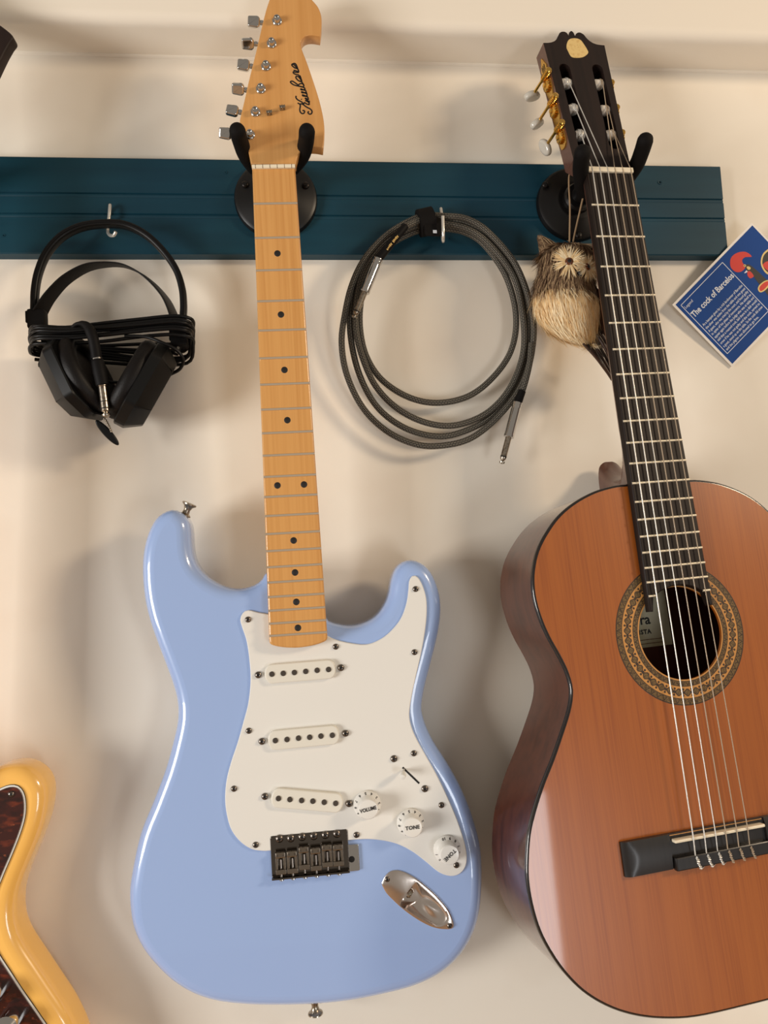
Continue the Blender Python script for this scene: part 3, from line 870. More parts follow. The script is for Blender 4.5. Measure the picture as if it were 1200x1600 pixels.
# ================================================================== classical guitar
GA = empty('classical_guitar', FA.M, 'cedar topped classical guitar with six strings and slotted headstock', 'guitar')
AW = -0.0090                                    # soundboard below the fret plane
def Aq(px, py, w=AW): return FA.at(px, py, w)
left_px = [(980.6, 757), (958.8, 759.4), (927.5, 768.8), (896.3, 786), (871.3, 807.8), (852.5, 834.4), (840, 859.4), (833.8, 884.4), (832, 909.4), (835.3, 937.5),
           (844.7, 968.8), (857.2, 997), (871.3, 1022), (883.8, 1047), (891.2, 1071), (892, 1090), (887.5, 1114), (877, 1147), (863.5, 1186), (847.3, 1227), (834, 1269), (826.2, 1303), (823.2, 1341.6),
           (823.6, 1376), (830, 1414.5), (841.6, 1453), (859, 1487), (882, 1520), (912.5, 1550.5), (951, 1573.5), (993, 1587), (1039, 1592), (1090, 1589)]
LP = [Aq(*q) for q in left_px]
sad_c = Aq(1125, 1302, 0.0)
axis_k = sad_c.x / sad_c.y                        # centre line drift, if any
def cl(y): return axis_k * y
half = [Vector((p.x - cl(p.y), p.y)) for p in LP]
ybot = min(p.y for p in half) - .0008
half = [p for p in half if p.x < -.012]
topy = half[0].y + .001
pts = [Vector((0, topy))] + half + [Vector((0, ybot))] + [Vector((-p.x, p.y)) for p in reversed(half)]
pts = [Vector((p.x + cl(p.y), p.y)) for p in pts]
bodyA = ccw(smooth(pts, 300))
ymin, ymax = min(p.y for p in bodyA), max(p.y for p in bodyA)
def bdepth(y): return .0890 + (.0835 - .0890) * (y - ymin) / (ymax - ymin)
hc = (Aq(1000, 985) + Aq(1127, 990)) / 2
hc = Vector((cl(Aq(1063, 980).y), 0))
# sound hole centre from its left, right and bottom limits
hl_, hr_, hb_ = Aq(998.5, 990), Aq(1127.5, 990), Aq(1074, 1061.5)
hx = (hl_.x + hr_.x) / 2; hr = (hr_ - hl_).length / 2; hy = hb_.y + hr
hc = Vector((hx, hy))
# sides
bm = bmesh.new()
lv = []
for frac in (0, .02, .25, .5, .75, .97, 1.0):
    lv.append([bm.verts.new((p.x, p.y, AW - .0022 - (bdepth(p.y) - .0022) * frac)) for p in bodyA])
n = len(bodyA)
for a, b in zip(lv, lv[1:]):
    for i in range(n): bm.faces.new((a[i], a[(i + 1) % n], b[(i + 1) % n], b[i]))
mk('side', bm, M_MAHOG, GA, 60)
bm = bmesh.new()
lo = [bm.verts.new((p.x, p.y, AW - bdepth(p.y))) for p in bodyA]
li = [bm.verts.new((p.x, p.y, AW - bdepth(p.y) - .0015)) for p in inset(bodyA, .004)]
for i in range(n): bm.faces.new((lo[i], lo[(i + 1) % n], li[(i + 1) % n], li[i]))
bm.faces.new(li)
mk('back', bm, M_MAHOG, GA, 30)
# binding line round the edge of the top
bm = bmesh.new()
p0 = inset(bodyA, -.0003); p1 = inset(bodyA, .0009); p2 = inset(bodyA, .0019)
ls = [[bm.verts.new((p.x, p.y, z)) for p in P] for P, z in ((p0, AW - .0042), (p0, AW - .0010), (p1, AW), (p2, AW + .0001))]
for a, b in zip(ls, ls[1:]):
    for i in range(n): bm.faces.new((a[i], a[(i + 1) % n], b[(i + 1) % n], b[i]))
mk('binding', bm, M_EDGE, GA, 60)
# soundboard with a hole
bm = bmesh.new()
ol = [bm.verts.new((p.x, p.y, AW)) for p in inset(bodyA, .0016)]
NH = 96
hcirc = [hc + Vector((math.cos(2 * PI * i / NH), math.sin(2 * PI * i / NH))) * hr for i in range(NH)]
il = [bm.verts.new((p.x, p.y, AW)) for p in hcirc]
eds = []
for lp in (ol, il):
    for i in range(len(lp)): eds.append(bm.edges.new((lp[i], lp[(i + 1) % len(lp)])))
bmesh.ops.triangle_fill(bm, use_beauty=True, edges=eds)
i2 = [bm.verts.new((p.x, p.y, AW - .0028)) for p in hcirc]
for i in range(NH): bm.faces.new((il[i], il[(i + 1) % NH], i2[(i + 1) % NH], i2[i]))
for e in eds: e.smooth = False
mk('soundboard', bm, M_CEDAR, GA, 35)
# rosette: rings and inlaid diamonds
def ring(name, r0, r1, z, m, par):
    bm = bmesh.new(); K = 120
    a = [bm.verts.new((hc.x + r0 * math.cos(2 * PI * i / K), hc.y + r0 * math.sin(2 * PI * i / K), z)) for i in range(K)]
    b = [bm.verts.new((hc.x + r1 * math.cos(2 * PI * i / K), hc.y + r1 * math.sin(2 * PI * i / K), z)) for i in range(K)]
    c = [bm.verts.new((hc.x + r1 * math.cos(2 * PI * i / K), hc.y + r1 * math.sin(2 * PI * i / K), AW - .0004)) for i in range(K)]
    for i in range(K):
        j = (i + 1) % K
        bm.faces.new((a[i], b[i], b[j], a[j])); bm.faces.new((b[i], c[i], c[j], b[j]))
    return mk(name, bm, m, par, 40)
R_out = (Aq(1163, 992) - Aq(964.4, 978)).length / 2
gap = R_out - hr
def rr(f): return hr + gap * f
RO = ring('rosette', rr(.06), R_out, AW + .00008, M_ROS_MID, GA)
ring('dark_line', rr(.97), R_out + .0003, AW + .00016, M_ROS_DARK, RO)
ring('dark_line', rr(.74), rr(.77), AW + .00016, M_ROS_DARK, RO)
ring('amber_band', rr(.28), rr(.74), AW + .00014, M_ROS_LIGHT, RO)
ring('dark_line', rr(.25), rr(.28), AW + .00016, M_ROS_DARK, RO)
ring('dark_line', rr(.06), rr(.09), AW + .00016, M_ROS_DARK, RO)
def rose_piece(bm, r, a, lr, la, z, sh):
    c = hc + Vector((math.cos(a), math.sin(a))) * r
    er = Vector((math.cos(a), math.sin(a))); ea = Vector((-math.sin(a), math.cos(a)))
    vs_ = [c + er * lr * math.cos(t) ** sh * (1) + ea * la * math.sin(t) for t in (0, PI / 2, PI, 3 * PI / 2)] if sh == 1 else [c + er * x * lr + ea * y * la for x, y in ((1, .4), (.4, 1), (-.4, 1), (-1, .4), (-1, -.4), (-.4, -1), (.4, -1), (1, -.4))]
    bm.faces.new([bm.verts.new((v.x, v.y, z)) for v in vs_])
K = 38
d0 = None
for k in range(K):
    a = 2 * PI * k / K + .03
    if d0 is None:
        bm = bmesh.new()
        for z, s, mi in ((0, 1, 1), (.00004, .72, 0)):
            f = bm.faces.new([bm.verts.new((x * gap * .150 * s, y * gap * .160 * s, z)) for x, y in ((1, .25), (.25, 1), (-.25, 1), (-1, .25), (-1, -.25), (-.25, -1), (.25, -1), (1, -.25))]); f.material_index = mi
        d0 = mk('diamond_inlay', bm, M_ROS_MID, RO, 35, (M_ROS_DARK,)); o = d0
    else: o = dup(d0, RO)
    r_ = rr(.51); o.matrix_basis = T3(hc.x + r_ * math.cos(a), hc.y + r_ * math.sin(a), AW + .00022) @ rotz(a)
bm = bmesh.new()
for k in range(K):
    a = 2 * PI * (k + .5) / K + .03
    for f_, s in ((.63, .045), (.39, .045), (.51, .06)): rose_piece(bm, rr(f_), a, gap * s, gap * s, AW + .0002, 2)
tag(mk('small_inlay', bm, M_ROS_DARK, RO), kind='stuff')
bm = bmesh.new()
for k in range(120):                                  # chevrons of the two borders
    a = 2 * PI * k / 120
    for f0, f1 in ((.79, .955), (.105, .24)):
        s = 1 if k % 2 else -1
        c0, c1 = hc + Vector((math.cos(a - .012 * s), math.sin(a - .012 * s))) * rr(f0), hc + Vector((math.cos(a + .028 * s), math.sin(a + .028 * s))) * rr(f1)
        t = (c1 - c0).normalized(); nn = Vector((-t.y, t.x)) * .00030
        bm.faces.new([bm.verts.new((v.x, v.y, AW + .0002)) for v in (c0 - nn, c0 + nn, c1 + nn, c1 - nn)])
tag(mk('chevron_inlay', bm, M_ROS_DARK, RO), kind='stuff')
ring('hole_lip', hr, rr(.06), AW + .0001, M_ROS_LIGHT, RO)
# paper label on the inside of the back
zl = AW - .0780
q = [Aq(x, y, zl) for x, y in ((1041, 925), (1048, 1007))]
xr = (q[0].x + q[1].x) / 2; yb = q[1].y
bm = bmesh.new(); box(bm, (xr - .045, yb + .038, zl), (.09, .076, .0004), 0)
LB = mk('paper_label', bm, M_PAPER, GA)
p = Aq(1007.5, 968.5, zl); text('lettering', 'ra', .0150, M_BLACKINK, LB, T3(p.x, p.y, zl + .0003), bold=.0003, align='RIGHT')
for ob in LB.children: ob.location.x += .006
p = Aq(1017, 986.5, zl); text('lettering', 'ISTA', .0064, M_BLACKINK, LB, T3(p.x, p.y, zl + .0003), bold=.0003, align='RIGHT', spacing=1.15)
bm = bmesh.new(); p = Aq(1015, 999, zl)
for k in range(2): box(bm, (p.x - .01, p.y - .004 * k, zl + .0003), (.05, .0008, .0001))
mk('ruled_line', bm, M_STRAW, LB)
bm = bmesh.new()
slab(bm, inset(bodyA, .004), [(0, AW - .0805), (0, AW - .0795)])
mk('inner_back', bm, M_MAHOG, GA, 30)
# fretboard and neck
y12 = fpos(12, .650)
ey1 = Aq(1011, 951, -.002).y
wN = .0265
def hwA(y): return wN + (.0315 - wN) * (-y) / .325
yE = fpos(19, .650) - .0145
bm = bmesh.new()
lft = [Vector((cl(y) - hwA(y), y)) for y in [yE * k / 18 for k in range(19)]]
rgt = [Vector((cl(y) + hwA(y), y)) for y in [yE * k / 18 for k in range(19)]]
# the end is cut out along the sound hole
arc = []
for k in range(25):
    a = math.radians(180 - 180 * k / 24)
    p = hc + Vector((math.cos(a), math.sin(a))) * (hr + .001)
    arc.append(p)
arc = [p for p in arc if lft[-1].x + .0045 < p.x < rgt[-1].x - .0045 and p.y > yE + .002]
fbA = lft + [Vector((lft[-1].x + .0035, yE))] + arc + [Vector((rgt[-1].x - .0035, yE))] + rgt[::-1]
slab(bm, fbA, [(0, AW), (0, -.0022), (.0004, -.0014), (.0012, -.0010)])
mk('fretboard', bm, M_ROSEWOOD, GA, 50)
f0 = None
for k in range(1, 20):
    y = fpos(k, .650)
    def put(x0, x1):
        global f0
        if f0 is None: f0 = mk('fret', fret_mesh(.0021, .0011), M_FRET_A, GA, 50); o = f0
        else: o = dup(f0, GA)
        o.matrix_basis = T3((x0 + x1) / 2, y, -.0010) @ Matrix.Diagonal((x1 - x0, 1, 1, 1))
    if k < 19: put(cl(y) - hwA(y) + .0006, cl(y) + hwA(y) - .0006)
    else:
        hx_ = math.sqrt(max((hr + .0015) ** 2 - (y - hc.y) ** 2, 1e-6))
        put(cl(y) - hwA(y) + .0006, max(hc.x - hx_, cl(y) - hwA(y) + .006)); put(min(hc.x + hx_, cl(y) + hwA(y) - .006), cl(y) + hwA(y) - .0006)
bm = bmesh.new(); rows = []
NS = 30
yh = topy
for k in range(NS + 1):
    s = k / NS; y = .004 + (yh - .004) * s
    hw = hwA(y) - .0004
    g = max(0, (s - .84) / .16)
    dep = .0165 + .002 * s + (.060 * g ** 2.2 if g > 0 else 0)
    row = []
    for j in range(17):
        a = PI * (1 + j / 16)
        ww = hw * math.cos(a); zz = math.sin(a)
        pinch = 1 - (.55 * g * abs(zz) ** 1.2)
        row.append(bm.verts.new((cl(y) + ww * pinch, y, AW + .001 + zz * dep)))
    rows.append(row)
for a, b in zip(rows, rows[1:]):
    for j in range(16): bm.faces.new((a[j], a[j + 1], b[j + 1], b[j]))
bm.faces.new(rows[0]); bm.faces.new(rows[-1])
mk('neck', bm, M_NECKWOOD, GA, 60)
# heel cap wedge rising from the back
hyt = topy
bm = bmesh.new(); rows = []
for z_, yt, hw_ in ((-.022, .020, .0235), (-.030, .0150, .0215), (-.042, .0130, .0195), (-.056, .0160, .0180), (-.068, .0235, .0168), (-.078, .0330, .0158), (-.0835, .0405, .0150)):
    sec = [(-hw_, -.003), (-hw_ * 1.02, yt * .45), (-hw_ * .85, yt * .85), (-hw_ * .45, yt), (0, yt * 1.02), (hw_ * .45, yt), (hw_ * .85, yt * .85), (hw_ * 1.02, yt * .45), (hw_, -.003)]
    rows.append([bm.verts.new((cl(hyt) + p.x, hyt - .002 + p.y, AW + z_)) for p in crom([Vector(q) for q in sec], False, 3)])
for ra, rb_ in zip(rows, rows[1:]):
    for i in range(len(ra) - 1): bm.faces.new((ra[i], ra[i + 1], rb_[i + 1], rb_[i]))
bm.faces.new(rows[-1]); bm.faces.new(rows[0])
mk('heel', bm, M_NECKWOOD, GA, 40)
bm = bmesh.new(); box(bm, (0, .0022, -.0030), (2 * wN - .001, .0055, .0085), .0007)
nutA = mk('nut', bm, M_BONE, GA)
# bridge
bA = Aq(973.5, 1345, AW + .004); 
yb0 = Aq(970, 1317, AW + .004); yb1 = Aq(977, 1372, AW + .004); b_in = Aq(1049, 1306, AW + .006)
lw = Aq(970, 1317, AW + .003).x - cl(yb0.y)
ys = sad_c.y
ytop, ybt = yb0.y, yb1.y
wing = Aq(1050, 1340, AW + .006).x - cl(ys)
bm = bmesh.new()
for s in (-1, 1):
    x0, x1 = s * abs(lw), s * abs(wing)
    hx_, hy_ = abs(x1 - x0) / 2, (ytop - ybt) / 2
    xm = cl(ys) + (x0 + x1) / 2; ym = (ytop + ybt) / 2
    # wing: gently domed across, scooped down to a thin edge at its outer end
    NX, NY = 18, 10; grid = []
    for ix in range(NX + 1):
        fx_ = ix / NX; xx = xm - s * hx_ * -1 + (-s) * 2 * hx_ * fx_          # outer end first
        row_ = []
        for iy in range(NY + 1):
            v_ = -1 + 2 * iy / NY
            scoop = min(1, fx_ / (.10 + .16 * (1 - v_ * v_)))
            h_t = .0022 + (.0068 - .0016 * v_ * v_ - .0022) * (scoop ** .6)
            row_.append(bm.verts.new((xx, ym + hy_ * v_, AW + h_t)))
        grid.append(row_)
    for ra, rb_ in zip(grid, grid[1:]):
        for iy in range(NY): bm.faces.new((ra[iy], ra[iy + 1], rb_[iy + 1], rb_[iy]))
    rim = grid[0] + [g[-1] for g in grid[1:-1]] + list(reversed(grid[-1])) + [g[0] for g in reversed(grid[1:-1])]
    low = [bm.verts.new((v.co.x, v.co.y, AW - .0004)) for v in rim]
    for i in range(len(rim)):
        j = (i + 1) % len(rim); bm.faces.new((rim[i], rim[j], low[j], low[i]))
slab(bm, [(cl(ys) - abs(wing) - .0005, ybt), (cl(ys) + abs(wing) + .0005, ybt), (cl(ys) + abs(wing) + .0005, ytop), (cl(ys) - abs(wing) - .0005, ytop)], [(0, AW - .0004), (0, AW + .0040)])
BA = mk('bridge', bm, M_BRIDGE, GA, 30)
tb_hi = Aq(1060, 1334, AW + .009).y; tb_lo = ybt
bm = bmesh.new()
tw = abs(wing) - .0015
box(bm, (cl(ys), (ybt + .0095 + ybt - .001) / 2, AW + .0062), (2 * tw, .0115, .0068), .0012)
mk('tie_block', bm, M_BRIDGE, BA, 40)
bm = bmesh.new(); box(bm, (cl(ys), ys, AW + .0065), (2 * tw - .003, .0028, .0085), .0010, None, 0, 3)
mk('saddle', bm, M_BONE, BA, 40)
bm = bmesh.new(); box(bm, (cl(ys) + .0, ytop - .0012, AW + .0043), (2 * tw, .0006, .0006)); mk('inlay_line', bm, M_ROS_LIGHT, BA)
# headstock, tilted back from the nut
TILT = math.radians(5.5)
# rotation about local x that sends +y backwards (-z)
HSM = T3(0, .0045, -.0034) @ Matrix.Rotation(-TILT, 4, 'X')
FH_M = FA.M @ HSM
FH = Frame(FH_M.translation, FH_M.col[0].xyz, -FH_M.col[1].xyz, FH_M.col[2].xyz)
def Hq(px, py, w=0.0): return FH.at(px, py, w)
def c5(x, y): return (800 + x / 5.0, 30 + y / 5.0)
top_c = [[(245, 185), (300, 182), (340, 165), (360, 130), (375, 105), (400, 97), (425, 104), (443, 128)], [(443, 128), (447, 105), (463, 92), (480, 105), (492, 130)],
         [(492, 130), (505, 110), (530, 104), (560, 120), (585, 150), (625, 182), (670, 198), (722, 204)]]
hp = []
for seg in top_c: hp += crom([Hq(*c5(*q)) for q in seg], False, 4)
rb = Hq(989.5, 254); lb = Hq(899, 254)
wN2 = wN - .0006
outl = [Vector((-wN2, -.001))] + [Vector((-wN2 - .0005, .004)), Vector((Hq(896, 249).x, Hq(896, 249).y))] + hp + [Vector((wN2 + .0005, .004)), Vector((wN2, -.001))]
outl = ccw(outl)
def slot(px0, px1, wd):
    a, b = Hq(*px0, 0), Hq(*px1, 0); d = (b - a).normalized(); nn = Vector((-d.y, d.x)); out = []
    for k in range(9):
        t = -PI / 2 + PI * k / 8; out.append(b + d * wd * math.cos(t) + nn * wd * math.sin(t))
    for k in range(9):
        t = PI / 2 + PI * k / 8; out.append(a + d * wd * math.cos(t) + nn * wd * math.sin(t))
    return ccw(out)
slotL = slot(c5(412, 385), c5(560, 985), .0062); slotR = slot(c5(668, 390), c5(800, 975), .0062)
TH = .0195
bm = bmesh.new()
loopsF = [[bm.verts.new((p.x, p.y, 0)) for p in P] for P in (outl, slotL, slotR)]
loopsB = [[bm.verts.new((p.x, p.y, -TH)) for p in P] for P in (outl, slotL, slotR)]
for f, b in zip(loopsF, loopsB):
    for i in range(len(f)): bm.faces.new((f[i], f[(i + 1) % len(f)], b[(i + 1) % len(f)], b[i])).material_index = 1 if f is loopsF[0] else 0
for lps in (loopsF, loopsB):
    eds = []
    for lp in lps:
        for i in range(len(lp)): eds.append(bm.edges.get((lp[i], lp[(i + 1) % len(lp)])))
    bmesh.ops.triangle_fill(bm, use_beauty=True, edges=eds)
HSo = mk('headstock', bm, M_HEAD, GA, 35, (M_NECKWOOD,)); HSo.matrix_basis = HSM
HSI = HSM
bm = bmesh.new()
pp = [(440, 165), (480, 150), (530, 160), (560, 195), (585, 235), (595, 265), (560, 295), (510, 303), (465, 295), (440, 255), (425, 215)]
slab(bm, smooth([Hq(*c5(*q)) for q in pp], 44), [(0, -.0002), (0.0001, .0003)])
tag(mk('bare_patch', bm, M_PATCH, HSo), 'pale oval patch of torn label')
# rollers
rolp = {}
for side, lst in (('L', [(886, 127), (898, 167.5), (909, 208)]), ('R', [(935, 128.5), (945, 169), (955, 208)])):
    for i, q in enumerate(lst):
        p = Hq(*q, -.003); rolp[side, i] = Vector((p.x, p.y, -.0055))
        bm = bmesh.new()
        ln = .0066
        lathe(bm, [(.0040, -ln), (.0048, -ln + .002), (.0053, -ln + .0045), (.0053, ln - .0045), (.0048, ln - .002), (.0040, ln)], 20, axis_mat((0, 0, 0), (1, 0, 0)))
        o = mk('string_roller', bm, M_ROLLER, HSo, 40); o.matrix_basis = T3(p.x, p.y, -.0065)
# tuning machines
def edge_x(side, y):
    """x of the headstock side at local y"""
    best = None
    for i in range(len(outl)):
        a, b = outl[i - 1], outl[i]
        if (a.y - y) * (b.y - y) <= 0 and abs(a.y - b.y) > 1e-9:
            x = a.x + (b.x - a.x) * (y - a.y) / (b.y - a.y)
            if side == 'L' and (best is None or x < best): best = x
            if side == 'R' and (best is None or x > best): best = x
    return best
for side, sg in (('L', -1), ('R', 1)):
    ys_ = [rolp[side, i].y for i in range(3)]
    yA, yB = ys_[0] + .026, ys_[2] - .014
    exA, exB = edge_x(side, min(yA, ys_[0] + .02)), edge_x(side, yB)
    # local frame on the side face: x' along the headstock (up), y' across thickness, z' outwards
    a = Vector((edge_x(side, ys_[0]), ys_[0])); b = Vector((edge_x(side, ys_[2]), ys_[2]))
    t = (a - b).normalized(); ln = (a - b).length
    nrm = Vector((-t.y, t.x)) if sg < 0 else Vector((t.y, -t.x))
    Ms = Matrix(((t.x, 0, nrm.x, b.x), (t.y, 0, nrm.y, b.y), (0, 1 if sg > 0 else -1, 0, -TH * .5), (0, 0, 0, 1)))
    if sg > 0: Ms = Matrix(((t.x, 0, nrm.x, b.x), (t.y, 0, nrm.y, b.y), (0, -1, 0, -TH * .5), (0, 0, 0, 1)))
    if Ms.determinant() < 0:
        Ms = Ms @ Matrix.Diagonal((1, -1, 1, 1))
    h_ = .0075
    # ornamental lyre plate
    up = [(-.013, 0), (-.012, .5), (-.007, .8), (-.004, .62), (.004, .95), (.009, .55)]
    P = []
    prof_ = [(-.0135, .35), (-.0115, .75), (-.006, .90), (.006, .90), (.010, .50), (.016, .55), (.021, .90)]
    full = prof_ + [(ln / 2 - .006 + 0, .9), (ln / 2 + .006, .9), (ln / 2 + .010, .5), (ln / 2 + .016, .55), (ln - .006, .9), (ln + .006, .9), (ln + .010, .45), (ln + .014, .60), (ln + .022, .85), (ln + .028, .45), (ln + .034, .12)]
    P = [Vector((x, y * h_)) for x, y in full] + [Vector((x, -y * h_)) for x, y in reversed(full)]
    bm = bmesh.new(); slab(bm, P, [(0, 0), (.0002, .0011)], Ms)
    pl = mk('tuner_plate', bm, M_GOLD, HSo, 30)
    for k in range(2):
        bm = bmesh.new(); lathe(bm, [(.0016, .0011), (.0016, .0014), (0, .0014)], 12, Ms @ T3(ln * (.25 + .5 * k), 0, 0)); mk('screw_hole', bm, M_HOLE, pl)
    for k in range(3):
        bm = bmesh.new(); box(bm, (ln + .020, -.0025 + .0025 * k, .0012), (.010, .0008, .0004), 0, Ms); mk('plate_slot', bm, M_HOLE, pl)
    btn_px = [(833.6, 147), (841.5, 190), (854, 227)]
    for i in range(3):
        sx = ln * (2 - i) / 2
        bm = bmesh.new()
        lathe(bm, [(.0060, .001), (.0062, .0032), (.0056, .0040), (.0030, .0046), (.0024, .0062), (0, .0064)], 16, Ms @ T3(sx, 0, 0))
        for k in range(14):                       # gear teeth
            a_ = 2 * PI * k / 14; box(bm, (sx + .0062 * math.cos(a_), .0062 * math.sin(a_), .0024), (.0012, .0012, .0020), 0, Ms)
        mk('tuner_gear', bm, M_GOLD, pl, 35)
        # worm shaft behind the gear, pointing back and out
        wx = sx + .0078
        bm = bmesh.new()
        c0 = Ms @ Vector((wx, -.006, .0042 if side == 'L' else .0070))
        if side == 'L':
            q = Hq(*btn_px[i], -.030); bp = Vector((q.x, q.y, -.030))
        else:
            bp = c0 + (nrm.to_3d() * .0035 + Vector((0, 0, -.022)))
        dr = (bp - c0).normalized()
        st = c0 - dr * .006
        tube(bm, [st, c0 + dr * .006], .0030, 12)
        for k in range(6):
            lathe(bm, [(.0031, 0), (.0036, .0004), (.0031, .0008)], 12, axis_mat(st + dr * (.001 + .0018 * k), dr))
        lathe(bm, [(.0020, -.0016), (.0034, -.0008), (.0036, .0006), (.0028, .0016), (0, .002)], 12, axis_mat(st, -dr))
        tube(bm, [c0 + dr * .006, c0 + dr * .010, bp - dr * .004, bp], [.0022, .0016, .0016, .0022], 10)
        mk('worm_shaft', bm, M_GOLD, pl, 40)
        # pearl button
        xaxis = [Vector((1, .25, .1)), Vector((.15, .1, 1)), Vector((-.35, 1, .2))][i]
        xa = (xaxis - dr * xaxis.dot(dr)).normalized(); ya = dr.cross(xa)
        Mb = Matrix(((xa.x, dr.x, ya.x, bp.x), (xa.y, dr.y, ya.y, bp.y), (xa.z, dr.z, ya.z, bp.z), (0, 0, 0, 1)))
        bm = bmesh.new()
        slab(bm, ell(0, .003, .0098, .0064, 28), rnd(.0026, -.0034, .0034, 4), Mb)
        mk('tuner_button', bm, M_PEARL, pl, 60)
# strings
nut_x = [926, 938, 950, 961.5, 973.5, 986]
sad_px = [(1083, 1310), (1100.6, 1307.6), (1118, 1305), (1133.6, 1302), (1151, 1299), (1168, 1296)]
rad = [.00062, .00056, .00050, .00052, .00050, .00046]
rolls = [('L', 2), ('L', 1), ('L', 0), ('R', 0), ('R', 1), ('R', 2)]
for i in range(6):
    a = FA.at(nut_x[i], 267, .0013); b = FA.at(*sad_px[i], .0020)
    r_ = rolp[rolls[i]]
    off = Vector(((-.0035 + .0012 * (i % 3)) if i < 3 else .003 - .0012 * (i % 3), 0, .0050))
    rp = HSI @ (r_ + off + Vector((0, 0, .0009)))
    m = M_WOUND if i < 3 else M_NYLON
    bm = bmesh.new()
    tie = Vector((b.x + (.0008 if i < 3 else .001), ybt + .0080, AW + .0088))
    path = [rp, Vector((a.x, .0045, .0008)), Vector((a.x, .0022, .0014)), Vector((a.x, -.001, .0013)), Vector((b.x, b.y, .0024)), tie]
    tube(bm, path, rad[i], 6)
    # turns on the roller
    for k in range(3):
        cc = r_ + Vector((off.x * (1 - .3 * k), 0, -.001))
        tube(bm, [HSI @ (cc + Vector((.0006 * k, .0056 * math.cos(t), .0056 * math.sin(t)))) for t in [2 * PI * j / 16 for j in range(16)]], rad[i], 6, closed=True)
    # knot over the tie block
    kn = []
    for k in range(18):
        s = k / 17
        kn.append(Vector((tie.x + .0026 * s + .0009 * math.sin(k * 1.9), tie.y - .0102 * s, AW + .0102 + .0006 * math.cos(k * 1.9))))
    tube(bm, kn, rad[i] * 1.5, 6)
    e = kn[-1]
    nx = b.x + (.0105 if i < 3 else .005)
    tube(bm, crom([e, e + Vector((.0012, -.0012, -.003)), Vector((e.x + (nx - b.x) * .6, e.y - .0002, AW + .0050)), Vector((nx, e.y + .0022, AW + .0055))], False, 4), rad[i], 6)
    tag(mk('string', bm, m, GA, 60), 'silver wound bass string' if i < 3 else 'clear nylon treble string')

# ================================================================== butterscotch guitar at the left edge
FY = Frame(wp(-90, 1220, 0.062), (1, 0, 0), (0.008, 0.03, -1), (0, -1, -.03))
GY = empty('butterscotch_guitar', FY.M, 'butterscotch yellow guitar with tortoiseshell pickguard, cut off by the left edge', 'guitar')
def Yq(px, py, w=0.0): return FY.at(px, py, w)
yb_px = [(0, 1196), (16, 1189), (37.6, 1187), (56.4, 1191.5), (72.5, 1203.6), (82, 1221), (83.8, 1242.5), (79.2, 1272), (69.8, 1301.6), (57.7, 1331), (45.7, 1360.7), (37.6, 1388), (36.3, 1418),
         (41, 1441), (52, 1463), (70, 1490), (91.3, 1522), (112.8, 1554), (126, 1578), (138, 1606), (152, 1660), (146, 1740), (100, 1810), (0, 1850), (-120, 1862), (-250, 1842), (-350, 1785), (-400, 1690), (-390, 1600),
         (-345, 1500), (-320, 1420), (-340, 1330), (-375, 1230), (-380, 1140), (-350, 1085), (-312, 1085), (-275, 1135), (-225, 1195), (-165, 1222), (-110, 1228), (-60, 1224), (-25, 1209)]
bm = bmesh.new(); slab(bm, smooth([Yq(x, y, -.024) for x, y in yb_px], 260), rnd(.0115, -.042, 0, 6))
mk('body', bm, M_YELLOW, GY, 60)
ypg = [(-30, 1245), (0, 1232), (14, 1227), (27, 1228), (36, 1237), (40.3, 1253), (39.8, 1275), (33.6, 1299), (21.5, 1331), (5.4, 1369), (-8, 1405), (-14, 1440), (-8, 1475), (0, 1492), (16, 1516.5), (37.6, 1549), (62, 1584), (80, 1612),
       (100, 1660), (95, 1720), (60, 1760), (0, 1770), (-100, 1700), (-190, 1600), (-240, 1500), (-255, 1400), (-250, 1320), (-220, 1270), (-170, 1255), (-90, 1258)]
ypP = ccw(smooth([Yq(x, y, .002) for x, y in ypg], 220))
bm = bmesh.new(); slab(bm, ypP, [(0, -.0003), (0, .0007)]); YP = mk('pickguard', bm, M_BLACKINK, GY, 25)
bm = bmesh.new(); slab(bm, inset(ypP, .0004), [(0, .0003), (0, .0014)]); mk('white_ply', bm, M_WHITE, YP, 25)
bm = bmesh.new(); slab(bm, inset(ypP, .0017), [(0, .0008), (.0004, .0022)]); mk('tortoise_ply', bm, M_TORT, YP, 25)
p = Yq(18, 1241, .0022); screw(YP, (p.x, p.y, .0021), 1.1, .3)
for px, py, r in ((14, 1602, .0105), (-14, 1558, .0105), (-60, 1660, .0105)):
    p = Yq(px, py, .012)
    bm = bmesh.new(); lathe(bm, [(r, 0), (r, .012), (r * .95, .015), (r * .7, .0175), (0, .0185)], 28); o = mk('knob', bm, M_CHROME, GY, 30); o.matrix_basis = T3(p.x, p.y, .0022)
def ysl(name, pts, w0, w1, m, bev=.002):
    bm = bmesh.new(); slab(bm, [Yq(x, y, w1) for x, y in pts], rnd(bev, w0, w1, 3)); return mk(name, bm, m, GY, 40)
ysl('neck', [(-138, 1330), (-52, 1330), (-66, 270), (-126, 270)], -.010, .008, M_MAPLE)
ysl('fretboard', [(-139, 1330), (-51, 1330), (-65, 262), (-127, 262)], .008, .013, M_ROSEWOOD, .001)
hy_ = crom([Yq(*q, .003) for q in [(-127, 262), (-138, 225), (-150, 150), (-160, 60), (-155, -10), (-110, -30), (-60, 0), (-20, 28), (0, 42), (13, 53), (15.5, 60), (10, 68), (0, 86), (-20, 130), (-38, 180), (-55, 230), (-65, 262)]], False, 5)
bm = bmesh.new(); slab(bm, hy_, rnd(.0025, -.011, .003, 4)); mk('headstock', bm, M_HEAD, GY, 40)

